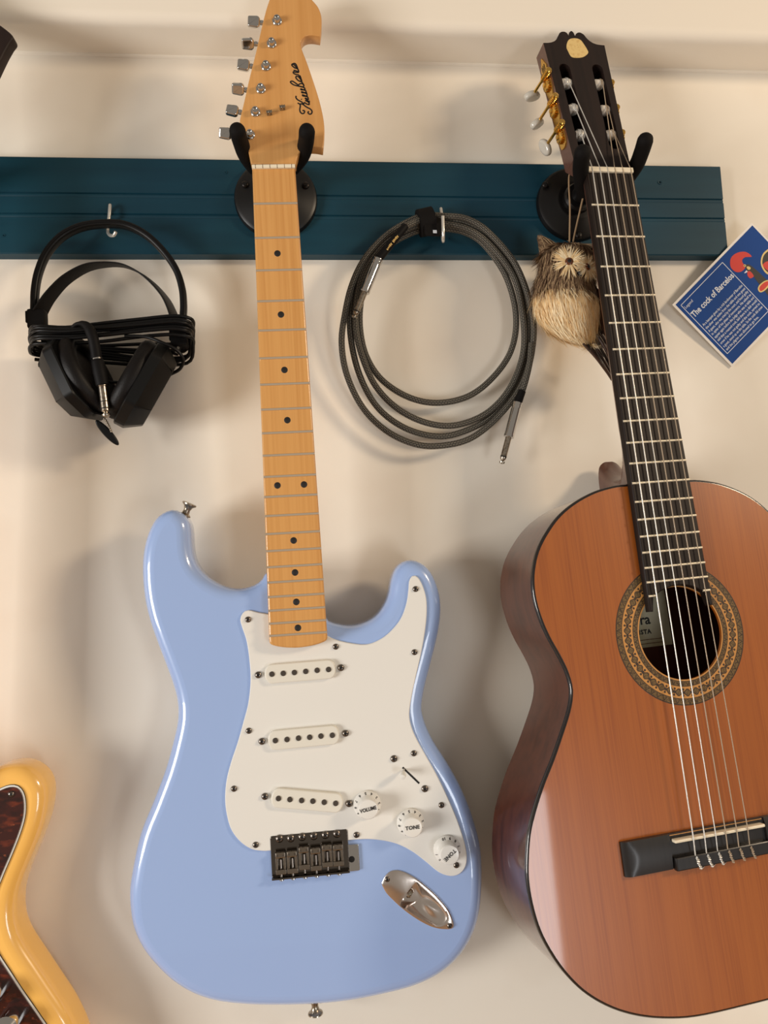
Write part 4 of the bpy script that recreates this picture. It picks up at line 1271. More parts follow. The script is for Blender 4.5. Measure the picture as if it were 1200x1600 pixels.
# ================================================================== headphones on their hook
def hook(label, back, front_pts):
    o = empty('wire_hook', wp(*back[0]), label, 'hook', 'wire hooks on the plank')
    O = wp(*back[0])
    P = [wp(*q) - O for q in back + front_pts]
    bm = bmesh.new(); tube(bm, crom(P, False, 6), .0017, 10)
    mk('wire', bm, M_ZINC, o, 60)
    return o
hook('small white wire hook carrying the headphones', [(170.5, 336, BT), (171.5, 325, .018), (172, 320.5, .021), (171.5, 330, .0225), (170, 343, .0215), (168.5, 358, .021)],
     [(169.0, 364, .027), (172.5, 368, .038), (178, 367.5, .047), (181, 362.5, .050)])
HP = empty('headphones', wp(170, 500, .03), 'black over-ear headphones with their cable wrapped around, hung on a hook', 'headphones')
HO = HP.matrix_world.translation.copy()
def hp3(px, py, off): return wp(px, py, off) - HO
def c3(x, y, off): return hp3(20 + x / 4, 300 + y / 4, off)
band = [(136, 770), (137, 700), (140, 620), (160, 510), (210, 390), (300, 285), (420, 222), (560, 200), (700, 208), (830, 268), (940, 370), (1020, 485), (1058, 600), (1068, 700), (1066, 770), (1060, 850)]
P = crom([c3(x, y, .040) for x, y in band], False, 5)
bm = bmesh.new(); tube(bm, P, .0036, 14, flat_y=2.0, up=None)
# headband: oval section, wide in depth
bm.free(); bm = bmesh.new()
def ribbon(bm, P, wid, th, tilt=None, r=.0012):
    """flat band: th in the plane of the arch, wid in depth (y)"""
    n = len(P); loops = []
    for i in range(n):
        t = (P[min(i + 1, n - 1)] - P[max(i - 1, 0)]).normalized()
        d = Vector((0, 1, 0)); ang = tilt(i / (n - 1)) if tilt else 0
        nr = t.cross(d).normalized(); d = nr.cross(t)
        d2 = d * math.cos(ang) + nr * math.sin(ang); n2 = -d * math.sin(ang) + nr * math.cos(ang)
        w_ = wid(i / (n - 1)) if callable(wid) else wid
        sec = round_poly([(-w_ / 2, -th / 2), (w_ / 2, -th / 2), (w_ / 2, th / 2), (-w_ / 2, th / 2)], min(th * .45, w_ * .4), 3)
        loops.append([bm.verts.new(P[i] + d2 * s.x + n2 * s.y) for s in sec])
    for a, b in zip(loops, loops[1:]):
        k = len(a)
        for j in range(k): bm.faces.new((a[j], a[(j + 1) % k], b[(j + 1) % k], b[j]))
    bm.faces.new(list(reversed(loops[0]))); bm.faces.new(loops[-1])
ribbon(bm, P, .011, .0068)
mk('headband', bm, M_BLACKPL, HP, 60)
bm = bmesh.new(); ribbon(bm, [p + Vector((0, -.0056, 0)) for p in P], .0012, .0022); mk('headband_rib', bm, M_BLACKPL2, HP, 60)
strap = [(165, 765), (190, 720), (240, 645), (330, 550), (450, 478), (560, 455), (680, 458), (780, 498), (870, 565), (950, 655), (990, 730), (1015, 800)]
bm = bmesh.new()
ribbon(bm, crom([c3(x, y, .040) for x, y in strap], False, 5), .020, .0016, lambda s: (-.35 + 1.1 * s) if s < .5 else (.2 + .3 * (s - .5)))
mk('comfort_strap', bm, M_LEATHER, HP, 60)
for (cx_, cy_, an) in ((155, 800, .12), (1045, 915, -.08)):
    c = c3(cx_, cy_, .040)
    bm = bmesh.new(); box(bm, (0, 0, 0), (.0150, .017, .0200), .0025, axis_mat(c, (0, 0, 1)) @ Matrix.Rotation(an, 4, 'Y'))
    box(bm, (.0042, -.0085, .002), (.004, .003, .012), .001, axis_mat(c, (0, 0, 1)) @ Matrix.Rotation(an, 4, 'Y'))
    mk('yoke_block', bm, M_BLACKPL2, HP, 40)
def cup(top, bot, ax_in, dep_c, wdep, name):
    """ear cup seen nearly edge-on; top/bot: pixel ends of its long axis, ax_in: +1 pads face right"""
    a, b = hp3(*top, dep_c), hp3(*bot, dep_c)
    ly = (a - b); L_ = ly.length; ly.normalize()
    dz = Vector((0, 1, 0)); dz = (dz - ly * dz.dot(ly)).normalized()
    axn = ly.cross(dz) * -1
    if axn.x * ax_in < 0: axn = -axn
    axn = (axn + Vector((0, -.30, 0))).normalized(); dz = ly.cross(axn).normalized()
    c = (a + b) / 2
    M = Matrix(((ly.x, dz.x, axn.x, c.x), (ly.y, dz.y, axn.y, c.y), (ly.z, dz.z, axn.z, c.z), (0, 0, 0, 1)))
    if M.determinant() < 0: M = M @ Matrix.Diagonal((1, -1, 1, 1))
    hx, hy = L_ / 2, wdep / 2
    octo = [(hx, hy * .38), (hx * .62, hy), (-hx * .55, hy), (-hx, hy * .42), (-hx, -hy * .42), (-hx * .55, -hy), (hx * .62, -hy), (hx, -hy * .38)]
    P = round_poly(octo, .004, 3)
    bm = bmesh.new(); slab(bm, P, [(.016, -.0145), (.012, -.0150), (.0105, -.0140), (.001, -.001), (0, .0005), (.0, .0100), (.0012, .0112)], M)
    o = mk(name, bm, M_BLACKPL, HP, 22)
    P2 = smooth([Vector((hx * .93 * math.cos(t), hy * .93 * math.sin(t))) for t in [2 * PI * k / 24 for k in range(24)]], 60)
    bm = bmesh.new(); slab(bm, P2, [(.0, .0095), (.0, .0105), (-.0012, .014), (-.0012, .0185), (.0012, .0225), (.005, .0248), (.010, .0245), (.014, .022), (.015, .017)], M)
    mk('ear_pad', bm, M_LEATHER, o, 60)
    return o, M
cup((88, 536), (146, 656), 1, .040, .074, 'ear_cup')
cup((263, 545), (193, 668), -1, .040, .074, 'ear_cup')
for a_, b_ in (((1045, 930), (1010, 1010)), ((165, 820), (215, 960))):
    bm = bmesh.new(); tube(bm, [c3(*a_, .040), c3((a_[0] + b_[0]) / 2, (a_[1] + b_[1]) / 2, .041), c3(*b_, .042)], .0042, 10); mk('slider_arm', bm, M_BLACKPL, HP)
# wrapped cable
bm = bmesh.new()
path = []
fy0 = [838, 850, 868, 880, 902, 918, 950]; fy1 = [770, 792, 806, 818, 836, 850, 886]
by0 = [940, 955, 968, 985, 1000, 1020, 1046]; by1 = [900, 938, 955, 985, 1000, 1008, 1030]
for k in range(7):
    xl, xr_ = 108 + 7 * (k % 3), 1128 - 9 * (k % 3)
    y0, y1 = fy0[k], fy1[k]
    front = .058 + .0022 * (k % 3)
    seq = [(xl, (y0 + by0[k]) / 2, .040), (xl + 26, y0, front - .003), (330, y0 + 8 - 2 * k, front), (560, (y0 + y1) / 2 + 16 + 5 * math.sin(k * 2.1), front + .001), (800, y1 + 24 - k, front), (1010, y1 + 4, front), (xr_ - 16, y1 + 22, front - .005), (xr_, y1 + 70, .040),
           (xr_ - 40, by1[k] + 40, .024), (800, by1[k] + 50, .021), (560, by0[k] + 20, .021), (330, by0[k] + 20, .021), (xl + 30, by0[k], .024)]
    path += [c3(*s) for s in seq]
P = crom(path, False, 5)
tube(bm, P, .0018, 8)
mk('wrapped_cable', bm, M_CABLE, HP, 60)
bm = bmesh.new()
tube(bm, crom([c3(*q) for q in [(700, 900, .060), (830, 905, .062), (930, 940, .064), (1020, 985, .060), (1065, 1045, .054), (1045, 1105, .048), (985, 1140, .042)]], False, 6), .0017, 8)
tube(bm, crom([c3(*q) for q in [(560, 1170, .046), (600, 1185, .042), (650, 1190, .040), (690, 1190, .038)]], False, 5), .0015, 8)
mk('cable_lead', bm, M_CABLE, HP, 60)
# plug hanging over the bundle
bm = bmesh.new()
tube(bm, crom([c3(*q) for q in [(375, 845, .060), (400, 826, .064), (440, 824, .068), (475, 850, .071), (500, 910, .072), (515, 980, .071), (524, 1040, .070)]], False, 6), [.0020 + .0032 * min(1, max(0, (i - 8) / 12)) for i in range(37)], 14)
mk('plug_sleeve', bm, M_BLACKPL2, HP, 60)
def plug_part(name, a, b, prof, m, par=HP):
    d = (b - a); ln = d.length
    bm = bmesh.new(); lathe(bm, [(r, z * ln) for r, z in prof], 20, axis_mat(a, d)); return mk(name, bm, m, par, 40)
pa, pb = c3(527, 1046, .070), c3(562, 1212, .068)
plug_part('plug_grip', pa, pb, [(.0040, -.02), (.0054, .02), (.0060, .10), (.0066, .5), (.0062, .97), (.0050, 1.0)], M_BLACKPL2)
o = plug_part('plug_collar', pa, pb, [(.0046, -.05), (.0052, -.03), (.0052, .02), (.0040, .03)], M_CHROME)
pc, pd = c3(560, 1206, .068), c3(586, 1410, .066)
plug_part('plug_jack', pc, pd, [(.0052, 0), (.0052, .04), (.0042, .06), (.0042, .50), (.0036, .505), (.0036, .525), (.0042, .53), (.0042, .70), (.0036, .705), (.0036, .73), (.0040, .735), (.0040, .79), (.0024, .84), (.0024, .86), (.0040, .90), (.0036, .95), (.0012, 1.0), (0, 1.005)], M_NICKEL)
for t0 in (.50, .705):
    plug_part('plug_ring', pc, pd, [(.0037, t0), (.00425, t0 + .002), (.00425, t0 + .024), (.0037, t0 + .027)], M_BLACKINK)
# dark oval cord end with its beaded chain
bm = bmesh.new()
ca, cb_ = hp3(150, 657, .045), hp3(185, 695, .035)
Mx = axis_mat((ca + cb_) / 2, (0, -1, .2), up=(cb_ - ca))
dd = (cb_ - ca); Lh = dd.length / 2; dd.normalize(); sd_ = dd.cross(Vector((0, 1, 0))).normalized(); nn_ = sd_.cross(dd)
Mx = Matrix(((dd.x, sd_.x, nn_.x, ((ca + cb_) / 2).x), (dd.y, sd_.y, nn_.y, ((ca + cb_) / 2).y), (dd.z, sd_.z, nn_.z, ((ca + cb_) / 2).z), (0, 0, 0, 1)))
slab(bm, ell(0, 0, Lh * 1.02, .0040, 30), rnd(.0014, -.0025, .0025, 4), Mx)
mk('cord_end', bm, M_BLACKPL, HP, 60)
b0 = None
for k in range(8):
    s = k / 7; p = hp3(163 + 11 * s ** .8, 654 + 20 * s, .055 - .004 * s)
    if b0 is None: bm = bmesh.new(); lathe(bm, [(0, -.0012), (.0010, -.0007), (.0012, 0), (.0010, .0007), (0, .0012)], 10); b0 = mk('chain_bead', bm, M_NICKEL, HP); o = b0
    else: o = dup(b0, HP)
    o.matrix_basis = Matrix.Translation(p)

# ================================================================== coiled instrument cable on its hook
hook('small white wire hook carrying the coiled braided cable', [(690, 345, BT), (689.5, 333, .018), (689, 326, .021), (690, 336, .0225), (691, 352, .0215), (691.5, 372, .021)],
     [(692.5, 377, .030), (692.5, 375, .046), (692.5, 362, .052), (692, 338, .052)])
CB = empty('instrument_cable', wp(686, 520, .03), 'coiled grey and black braided instrument cable with two chrome plugs, hung on a hook', 'cable')
CO = CB.matrix_world.translation.copy()
def dep(py, o): return (.0305 - .020 * min(1, max(0, (py - 330) / 330))) + o
def c4(x, y, o):
    px, py = 510 + x / 3.529, 310 + y / 3.530
    return wp(px, py, dep(py, o)) - CO
loops_c = [
    ([(640, 165), (760, 185), (870, 255), (990, 430), (1045, 640), (1022, 830), (925, 980), (785, 1090), (610, 1128), (450, 1095), (305, 1000), (220, 870), (186, 720), (190, 570), (228, 410), (330, 270), (470, 190), (560, 168)], .000),
    ([(640, 140), (770, 165), (890, 245), (1030, 430), (1082, 640), (1085, 850), (1015, 1040), (890, 1180), (720, 1250), (560, 1240), (400, 1165), (275, 1040), (200, 880), (162, 720), (165, 560), (205, 400), (315, 245), (470, 160), (560, 142)], .0055),
    ([(640, 118), (770, 140), (900, 220), (1055, 420), (1110, 650), (1106, 850), (1035, 1040), (900, 1210), (720, 1298), (580, 1310), (420, 1260), (280, 1150), (185, 980), (136, 780), (132, 600), (165, 430), (255, 280), (380, 170), (500, 122), (570, 112)], .0025),
    ([(640, 98), (770, 112), (890, 185), (1045, 370), (1132, 620), (1137, 820), (1082, 1020), (960, 1190), (805, 1318), (650, 1362), (500, 1358), (340, 1288), (205, 1160), (115, 980), (84, 800), (102, 640), (140, 480), (210, 335), (330, 205), (480, 115), (570, 95)], .0080)]
bm = bmesh.new()
for pts_, o_ in loops_c:
    n = len(pts_)
    Q = smooth([c4(x, y, o_ + (.0015 * math.sin(3 * 2 * PI * i / n))) for i, (x, y) in enumerate(pts_)], 130)
    tube(bm, Q, .00335, 12, closed=True)
mk('braided_coil', bm, M_BRAID, CB, 70)
# lead into the first plug, and the second end
bm = bmesh.new(); tube(bm, crom([c4(*q) for q in [(520, 118, .012), (470, 140, .0145), (432, 162, .0165), (410, 185, .017)]], False, 6), .0033, 12); mk('cable_lead', bm, M_BRAID, CB, 70)
bm = bmesh.new(); tube(bm, crom([c4(*q) for q in [(1130, 800, .008), (1122, 900, .012), (1100, 1000, .014), (1078, 1070, .014)]], False, 6), .0033, 12); mk('cable_lead', bm, M_BRAID, CB, 70)
def jack(sl_a, sl_b, tip, o_, ttl):
    A_, B_, C_ = c4(*sl_a, o_), c4(*sl_b, o_), c4(*tip, o_)
    plug_part('heat_shrink', A_, B_, [(.0034, 0), (.0041, .03), (.0043, .5), (.0045, .9), (.0047, 1.0)], M_BLACKPL2, CB)
    d = (C_ - B_).normalized(); bl = (C_ - B_).length
    o = plug_part('plug_barrel', B_, B_ + d * bl * .57, [(.0042, -.02), (.0054, 0), (.0056, .03), (.0051, .06), (.0053, .08), (.0053, .12), (.0050, .14), (.0050, .18), (.0053, .2), (.0053, .9), (.0056, .93), (.0056, .985), (.0048, 1.0), (0, 1.0)], M_CHROME, CB)
    plug_part('plug_shaft', B_ + d * bl * .57, C_, [(.0034, 0), (.0033, .05), (.0033, .70), (.0029, .71), (.0029, .745), (.0033, .75), (.0031, .80), (.0016, .87), (.0018, .89), (.0031, .92), (.0026, .97), (0, 1.0)], M_NICKEL, CB)
    plug_part('plug_ring', B_ + d * bl * .57, C_, [(.0028, .70), (.0034, .705), (.0034, .745), (.0028, .75)], M_BLACKINK, CB)
    return A_, B_
A_, B_ = jack((437, 150), (285, 335), (150, 662), .0175, True)
d = (A_ - B_).normalized(); mid = B_.lerp(A_, .46)
zax = Vector((0.05, -1, 0)); zax = (zax - d * zax.dot(d)).normalized(); yax = zax.cross(d)
Mt = Matrix(((d.x, yax.x, zax.x, mid.x), (d.y, yax.y, zax.y, mid.y), (d.z, yax.z, zax.z, mid.z), (0, 0, 0, 1)))
bm = bmesh.new()
for k in range(11):                                   # tiny worn gold print, two words too small to read
    if k == 5: continue
    box(bm, (-.0085 + .00175 * k, -.0014 + .0002 * (k % 2), .0042), (.0011, .0026 - .0005 * (k % 3), .0002), 0, Mt)
    box(bm, (-.0080 + .00175 * k, -.0006, .0042), (.0013, .0005, .0002), 0, Mt)
mk('gold_lettering', bm, M_GOLDINK, CB)
jack((1080, 1060), (1055, 1128), (966, 1465), .016, False)
# hook-and-loop tie
bm = bmesh.new()
ctr = [c4(x, y, .004) for x, y in ((540, 62), (553, 130), (548, 195))]
c_ = c4(549, 130, .006); ax_t = (c4(620, 118, .006) - c4(480, 150, .006)).normalized()
yy = Vector((0, -1, 0)); zz = ax_t.cross(yy).normalized()
hgt = (c4(540, 58, .006) - c4(550, 198, .006)).length / 2
sec = [c_ + zz * hgt * 1.0 * math.cos(t) + yy * .0135 * math.sin(t) for t in [2 * PI * k / 28 for k in range(28)]]
n = len(sec); lo2 = []
for off_, sc in ((-.0085, .96), (-.0080, 1.05), (.0080, 1.05), (.0085, .96)):
    lo2.append([bm.verts.new(c_ + (p - c_) * sc + ax_t * off_) for p in sec])
for a, b in zip(lo2, lo2[1:]):
    for i in range(n): bm.faces.new((a[i], a[(i + 1) % n], b[(i + 1) % n], b[i]))
bm.faces.new(lo2[0]); bm.faces.new(lo2[-1])
TIE = mk('cable_tie', bm, M_RUBBER, CB, 40)
tb = c4(590, 158, .0165)
bm = bmesh.new()
slab(bm, round_poly([(-.010, -.0105), (.008, -.0105), (.0112, -.006), (.0112, .006), (.006, .0125), (-.010, .0105)], .005, 4), rnd(.0008, -.0012, .0012, 2), axis_mat(tb, (.05, -1, .1), up=(0, 0, 1)))
mk('tie_tab', bm, M_RUBBER, TIE, 40)
bm = bmesh.new(); box(bm, (.001, -.0062, .0014), (.0042, .0036, .0004), .0003, axis_mat(tb, (.05, -1, .1), up=(0, 0, 1)))
mk('tie_logo', bm, M_PRINTW, TIE)

# ================================================================== straw owl ornament
OW = empty('owl_ornament', wp(886, 470, .045), 'straw owl ornament with cream belly hanging on twine beside the classical guitar neck', 'ornament')
OO = OW.matrix_world.translation.copy()
OD = .047
def o6(x, y, off=OD): return wp(820 + x / 6.153, 350 + y / 6.154, off) - OO
# sections: left and right outline (crop pixels)
def loft(bm, secs, depth_k, seg=28, off=OD):
    rows = []
    for (lx, ly, rx, ry) in secs:
        a, b = o6(lx, ly, off), o6(rx, ry, off); c = (a + b) / 2; r = (b - a) / 2
        dy = r.length * depth_k
        rows.append([bm.verts.new(c + r * math.cos(t) + Vector((0, -dy, 0)) * math.sin(t)) for t in [2 * PI * k / seg for k in range(seg)]])
    for a, b in zip(rows, rows[1:]):
        for i in range(seg): bm.faces.new((a[i], a[(i + 1) % seg], b[(i + 1) % seg], b[i]))
    bm.faces.new(rows[0]); bm.faces.new(rows[-1])
    return rows
head_secs = [(330, 210, 560, 235), (240, 240, 640, 280), (170, 290, 672, 340), (155, 350, 680, 420), (145, 430, 670, 500), (120, 520, 662, 580), (90, 610, 668, 660), (78, 690, 680, 730)]
belly_secs = [(110, 655, 640, 690), (80, 725, 696, 765), (90, 820, 708, 860), (130, 910, 708, 940), (195, 985, 702, 1010), (290, 1050, 694, 1070), (400, 1105, 680, 1110), (500, 1140, 660, 1135), (575, 1160, 640, 1150)]
bm = bmesh.new(); hrows = loft(bm, head_secs, .80)
hco = [[v.co.copy() for v in r] for r in hrows]
mk('head', bm, M_STRAW, OW, 70)
bm = bmesh.new(); brows = loft(bm, belly_secs, .84)
bco = [[v.co.copy() for v in r] for r in brows]
mk('belly', bm, M_CREAMF, OW, 70)
def strand(bm, a, b, w, nrm, bend=.0, mi=0):
    d = (b - a); s = d.cross(nrm)
    if s.length < 1e-9: return
    s.normalize(); m_ = (a + b) / 2 + nrm * bend
    v = [bm.verts.new(p) for p in (a - s * w, a + s * w, m_ + s * w * .8, m_ - s * w * .8)]
    t = bm.verts.new(b)
    bm.faces.new((v[0], v[1], v[2], v[3])).material_index = mi; bm.faces.new((v[3], v[2], t)).material_index = mi
rs = random.Random(3)
def cover(co, n, ln, w, lift, cen, mats_n, down=(0, 0, -1), flare=.0):
    bm = bmesh.new(); R_ = len(co); S = len(co[0])
    for _ in range(n):
        i = rs.uniform(0, R_ - 1.001); k = rs.uniform(0, S)
        i0, k0 = int(i), int(k) % S; fi = i - int(i); k1 = (k0 + 1) % S; fk = k - int(k)
        p = co[i0][k0].lerp(co[i0][k1], fk).lerp(co[min(i0 + 1, R_ - 1)][k0].lerp(co[min(i0 + 1, R_ - 1)][k1], fk), fi)
        dn = (co[min(i0 + 1, R_ - 1)][k0] - co[max(i0, 0)][k0]).normalized()
        cc = sum((co[i0][j] for j in range(S)), Vector()) / S
        nr = (p - cc).normalized()
        dn = (dn + Vector((rs.gauss(0, .12), rs.gauss(0, .1), rs.gauss(0, .08)))).normalized()
        L_ = ln * rs.uniform(.6, 1.3)
        strand(bm, p + nr * lift * .3, p + dn * L_ + nr * lift * rs.uniform(.2, 1.6) + nr * flare, w * rs.uniform(.6, 1.3), nr, lift * .6, rs.randrange(mats_n))
    return bm
tag(mk('straw_feathers', cover(hco, 2300, .015, .00060, .0018, None, 3), M_STRAW, OW, 180, (M_STRAW_D, M_STRAW_L)), kind='stuff')
tag(mk('belly_fibres', cover(bco, 1900, .017, .00042, .0007, None, 3), M_CREAMF, OW, 180, (M_CREAMF2, M_CREAMF2)), kind='stuff')
# ear tufts
for pts_ in ([(125, 110), (150, 330), (380, 200), (230, 250)], [(690, 265), (560, 250), (690, 330), (620, 280)]):
    tip, b0_, b1_, bc = [o6(*q) for q in pts_]
    bm = bmesh.new()
    mid_ = (b0_ + b1_) / 2
    rows = []
    for s in (0, .3, .6, .85, 1):
        c = bc.lerp(tip, s); r = (b1_ - b0_) / 2 * (1 - s) * .72 + (b1_ - b0_) * .02
        rows.append([bm.verts.new(c + r * math.cos(t) + Vector((0, -r.length * .5, 0)) * math.sin(t)) for t in [2 * PI * k / 14 for k in range(14)]])
    for a, b in zip(rows, rows[1:]):
        for i in range(14): bm.faces.new((a[i], a[(i + 1) % 14], b[(i + 1) % 14], b[i]))
    bm.faces.new(rows[-1])
    for _ in range(160):
        t = rs.uniform(0, PI); s = rs.uniform(0, .75)
        c = bc.lerp(tip, s); r = (b1_ - b0_) / 2 * (1 - s) * .75
        p = c + r * math.cos(t) + Vector((0, -r.length * .5, 0)) * math.sin(t)
        strand(bm, p, p.lerp(tip, rs.uniform(.3, .9)) + Vector((rs.gauss(0, .0012), rs.gauss(0, .001), rs.gauss(0, .0015))), .0005, Vector((0, -1, 0)), .0006, rs.randrange(3))
    mk('ear_tuft', bm, M_STRAW, OW, 180, (M_STRAW_D, M_STRAW_L))
# eye discs of radiating fibres
def eye(px, py, r, off, facing, er):
    c = o6(px, py, off); f = Vector(facing).normalized()
    x = Vector((0, 0, 1)).cross(f).normalized() * 1.0; y = f.cross(x)
    bm = bmesh.new()
    for k in range(150):
        a = rs.uniform(0, 2 * PI); d = x * math.cos(a) + y * math.sin(a)
        rr_ = r * rs.uniform(.78, 1.08); 
        strand(bm, c + d * er * .6 + f * rs.uniform(0, .001), c + d * rr_ + f * rs.uniform(-.002, .0015), .00075, f, .0008, rs.randrange(2))
    o = mk('eye_disc', bm, M_CREAMF2, OW, 180, (M_CREAMF,))
    bm = bmesh.new(); lathe(bm, [(er, -.001), (er, .0008), (er * .8, .0016), (er * .45, .0020)], 20, axis_mat(c, f), cap1=True)
    mk('eye', bm, M_AMBER, o, 50)
    bm = bmesh.new(); lathe(bm, [(er * .5, .0019), (er * .3, .0024), (0, .0025)], 16, axis_mat(c, f)); mk('pupil', bm, M_BLACKINK, o, 60)
eye(425, 362, .0185, OD + .0285, (-.12, -1, .05), .0045)
eye(600, 415, .0165, OD + .0275, (.45, -1, .0), .0040)
a, b = o6(528, 440, OD + .027), o6(535, 500, OD + .030)
bm = bmesh.new(); lathe(bm, [(.0034, 0), (.0036, .002), (.0024, .006), (0, .0095)], 14, axis_mat(a, b - a)); mk('beak', bm, M_BLACKINK, OW, 60)
# dark wing along the right side
bm = bmesh.new()
wpts = [(640, 600), (700, 660), (740, 760), (775, 900), (790, 1010), (760, 1060), (715, 1000), (690, 880), (670, 740), (640, 660)]
P = [o6(x, y, OD + .006) for x, y in wpts]
fr_ = [bm.verts.new(p + Vector((0, -.006, 0))) for p in P]; bk_ = [bm.verts.new(p + Vector((-.004, .012, 0))) for p in P]
for i in range(len(P)): bm.faces.new((fr_[i], fr_[(i + 1) % len(P)], bk_[(i + 1) % len(P)], bk_[i]))
bm.faces.new(fr_); bm.faces.new(bk_)
mk('wing', bm, M_TWIG, OW, 50)
for k, (a_, b_, w_) in enumerate([((560, 1150), (800, 1440), .0016), ((600, 1160), (840, 1500), .0018), ((640, 1130), (850, 1490), .0020), ((670, 1090), (860, 1460), .0020), ((690, 1060), (870, 1400), .0020), ((710, 1030), (880, 1330), .0018), ((580, 1165), (700, 1260), .0014), ((720, 990), (880, 1250), .0018)]):
    bm = bmesh.new()
    o_ = OD + .004 - .0022 * (k % 4)
    tube(bm, crom([o6(*a_, o_ + .004), o6((a_[0] + b_[0]) / 2 + 8, (a_[1] + b_[1]) / 2 - 10, o_ + .002), o6(*b_, o_ - .004)], False, 5), [w_ * (.8 + .3 * math.sin(PI * i / 10)) for i in range(11)], 8)
    mk('tail_feather', bm, M_TWIG, OW, 60)
# hanging twine looped over the hanger arm
def ow(px, py, off): return wp(px, py, off) - OO
bm = bmesh.new()
tube(bm, crom([ow(889.5, 392, OD + .006), ow(890, 365, .050), ow(890.5, 325, .056), ow(889, 290, .064), ow(890, 272, .070), ow(897, 261, .076), ow(908, 259, .082), ow(919, 266, .078), ow(920.5, 278, .072), ow(915, 292, .066), ow(906, 330, .056), ow(898, 365, .050), ow(893, 392, OD + .006)], False, 6), .00095, 6)
mk('twine', bm, M_TWINE, OW, 60)

# ================================================================== postcard
def c7(x, y): return (1030 + x / 6.4, 330 + y / 6.4)
pL = wp(*c7(130, 935), .0095); pB = wp(*c7(770, 1520), .0030)
pT = wp(*c7(925, 115), .0225)
A_ = (pT - pL); B_ = (pB - pL)
xh = A_.normalized(); zh = xh.cross(-B_).normalized(); yh = zh.cross(xh)
FC = Frame(pL, xh, -yh, zh)
wC, hC = A_.length, B_.dot(-yh)
PC = empty('postcard', FC.M, 'blue postcard titled The cock of Barcelos, pinned crooked over the plank end', 'postcard')
def Cq(x, y): return FC.at(*c7(x, y), 0.0)
bm = bmesh.new(); box(bm, (wC / 2, -hC / 2, -.0002), (wC, hC, .0004)); mk('card', bm, M_CARDW, PC)
mg = .0027
bm = bmesh.new(); flat(bm, [(mg, -mg), (wC - mg * .6, -mg), (wC - mg * .6, -hC + mg), (mg, -hC + mg)], .00008)
mk('blue_field', bm, M_CARDB, PC)
c1, c2, c3_, c4_ = Cq(205, 962), Cq(628, 508), Cq(1100, 905), Cq(697, 1408)
bm = bmesh.new()
fx0, fx1, fy1_, fy0_ = (c1.x + c4_.x) / 2, c2.x, (c1.y + c2.y) / 2, c4_.y
for (x0, y0, x1, y1) in ((fx0, fy1_, fx1, fy1_), (fx1, fy1_, fx1, fy0_), (fx1, fy0_, fx0, fy0_), (fx0, fy0_, fx0, fy1_)):
    w_ = .00035
    flat(bm, [(min(x0, x1) - w_, min(y0, y1) - w_), (max(x0, x1) + w_, min(y0, y1) - w_), (max(x0, x1) + w_, max(y0, y1) + w_), (min(x0, x1) - w_, max(y0, y1) + w_)], .00014)
mk('white_frame', bm, M_PRINTW, PC)
ta, tb_ = Cq(335, 1050), Cq(742, 650)
fw = fx1 - fx0
t_ = text('title', 'The cock of Barcelos', .0100, M_PRINTW, PC, T3(fx0 + .0012, (ta.y + tb_.y) / 2 + .0012, .00016), bold=.00022, align='LEFT')
fit_width(t_, fw - .0025)
q = Cq(275, 950); text('small_title', 'Legend', .0048, M_PRINTW, PC, T3(fx0 + .0012, q.y, .00016), align='LEFT', wscale=.9)
lines = ['At a banquet given by a rich landowner of Barcelos', 'the silver was stolen from the table and one guest', 'A guest, who was tried by the court, and found guilty', 'in spite of his pleas of innocence. He asked to',
         'appear again before the judge who was at table and', 'said that a roasted cock, laid there in a dish would', 'crow if he was not guilty and the cock, served to', 'a guest, stood up on the table. So the cock did crow', 'and the pilgrim was allowed to go free.']
l0, l1 = Cq(430, 1150), Cq(690, 1365)
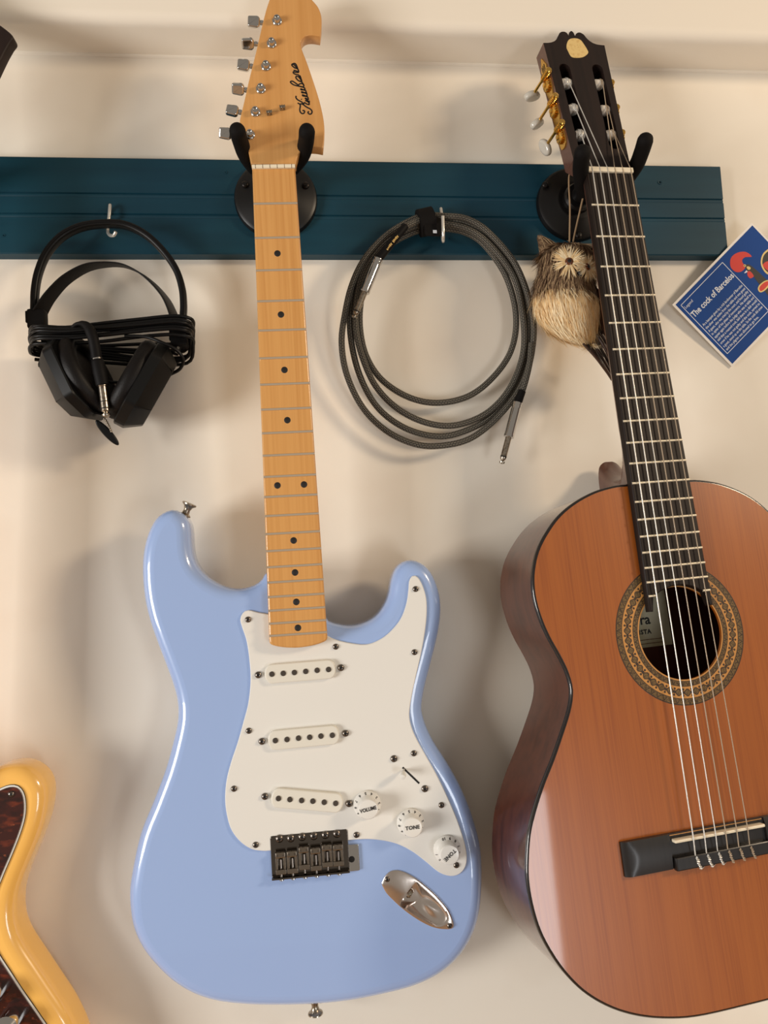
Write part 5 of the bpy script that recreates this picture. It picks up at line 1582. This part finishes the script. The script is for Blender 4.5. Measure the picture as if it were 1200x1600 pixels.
for i, s in enumerate(lines):
    y = l0.y + (l1.y - l0.y) * i / 8
    fit_width(text('text_line', s, .0044, M_PRINTW, PC, T3(fx0 + .0022, y, .00016), align='LEFT', bold=.00004), (fw - .004) * (1 if i < 8 else .82))
def cshape(name, pts_, m, z, sm=True):
    bm = bmesh.new(); P = [Cq(*q) for q in pts_]
    flat(bm, smooth(P, 50) if sm else P, z); mk(name, bm, m, PC)
cshape('cock_neck', [(860, 545), (890, 530), (930, 555), (1000, 615), (1080, 690), (1180, 760), (1260, 860), (1200, 960), (1110, 870), (1000, 730), (930, 640), (880, 600)], M_BLKP, .00018)
cshape('cock_comb', [(925, 455), (870, 410), (800, 410), (740, 440), (710, 490), (715, 560), (760, 605), (810, 608), (850, 580), (860, 545), (835, 520), (830, 485), (860, 460)], M_RED, .00022)
cshape('cock_wattle', [(880, 610), (905, 600), (935, 630), (942, 655), (910, 672), (885, 650)], M_RED, .00024)
cshape('cock_cheek', [(872, 560), (890, 552), (912, 565), (908, 582), (888, 585)], M_YEL, .00026)
cshape('cock_eye', [(842, 545), (854, 532), (868, 545), (854, 558)], M_YEL, .00026)
cshape('cock_pupil', [(848, 545), (854, 539), (861, 545), (854, 551)], M_BLKP, .0003)
cshape('cock_beak', [(845, 622), (872, 590), (884, 606), (868, 616)], M_PRINTW, .00026, False)
cshape('wing_edge', [(985, 780), (1000, 740), (1050, 700), (1100, 690), (1110, 730), (1060, 790), (1010, 812)], M_YEL, .00028)
cshape('wing_patch', [(1000, 778), (1012, 745), (1055, 710), (1090, 702), (1092, 730), (1050, 780), (1015, 800)], M_RED, .00032)
cshape('tail_edge', [(1015, 520), (1025, 450), (1060, 400), (1120, 370), (1200, 400), (1220, 560), (1160, 650), (1080, 630), (1035, 580)], M_YEL, .00018)
cshape('tail_dark', [(1030, 515), (1040, 455), (1070, 415), (1120, 390), (1190, 420), (1205, 550), (1150, 630), (1085, 610), (1048, 570)], M_BLKP, .00022)
cshape('tail_patch', [(1035, 535), (1070, 505), (1120, 505), (1180, 540), (1160, 600), (1090, 595), (1050, 565)], M_RED, .00026)
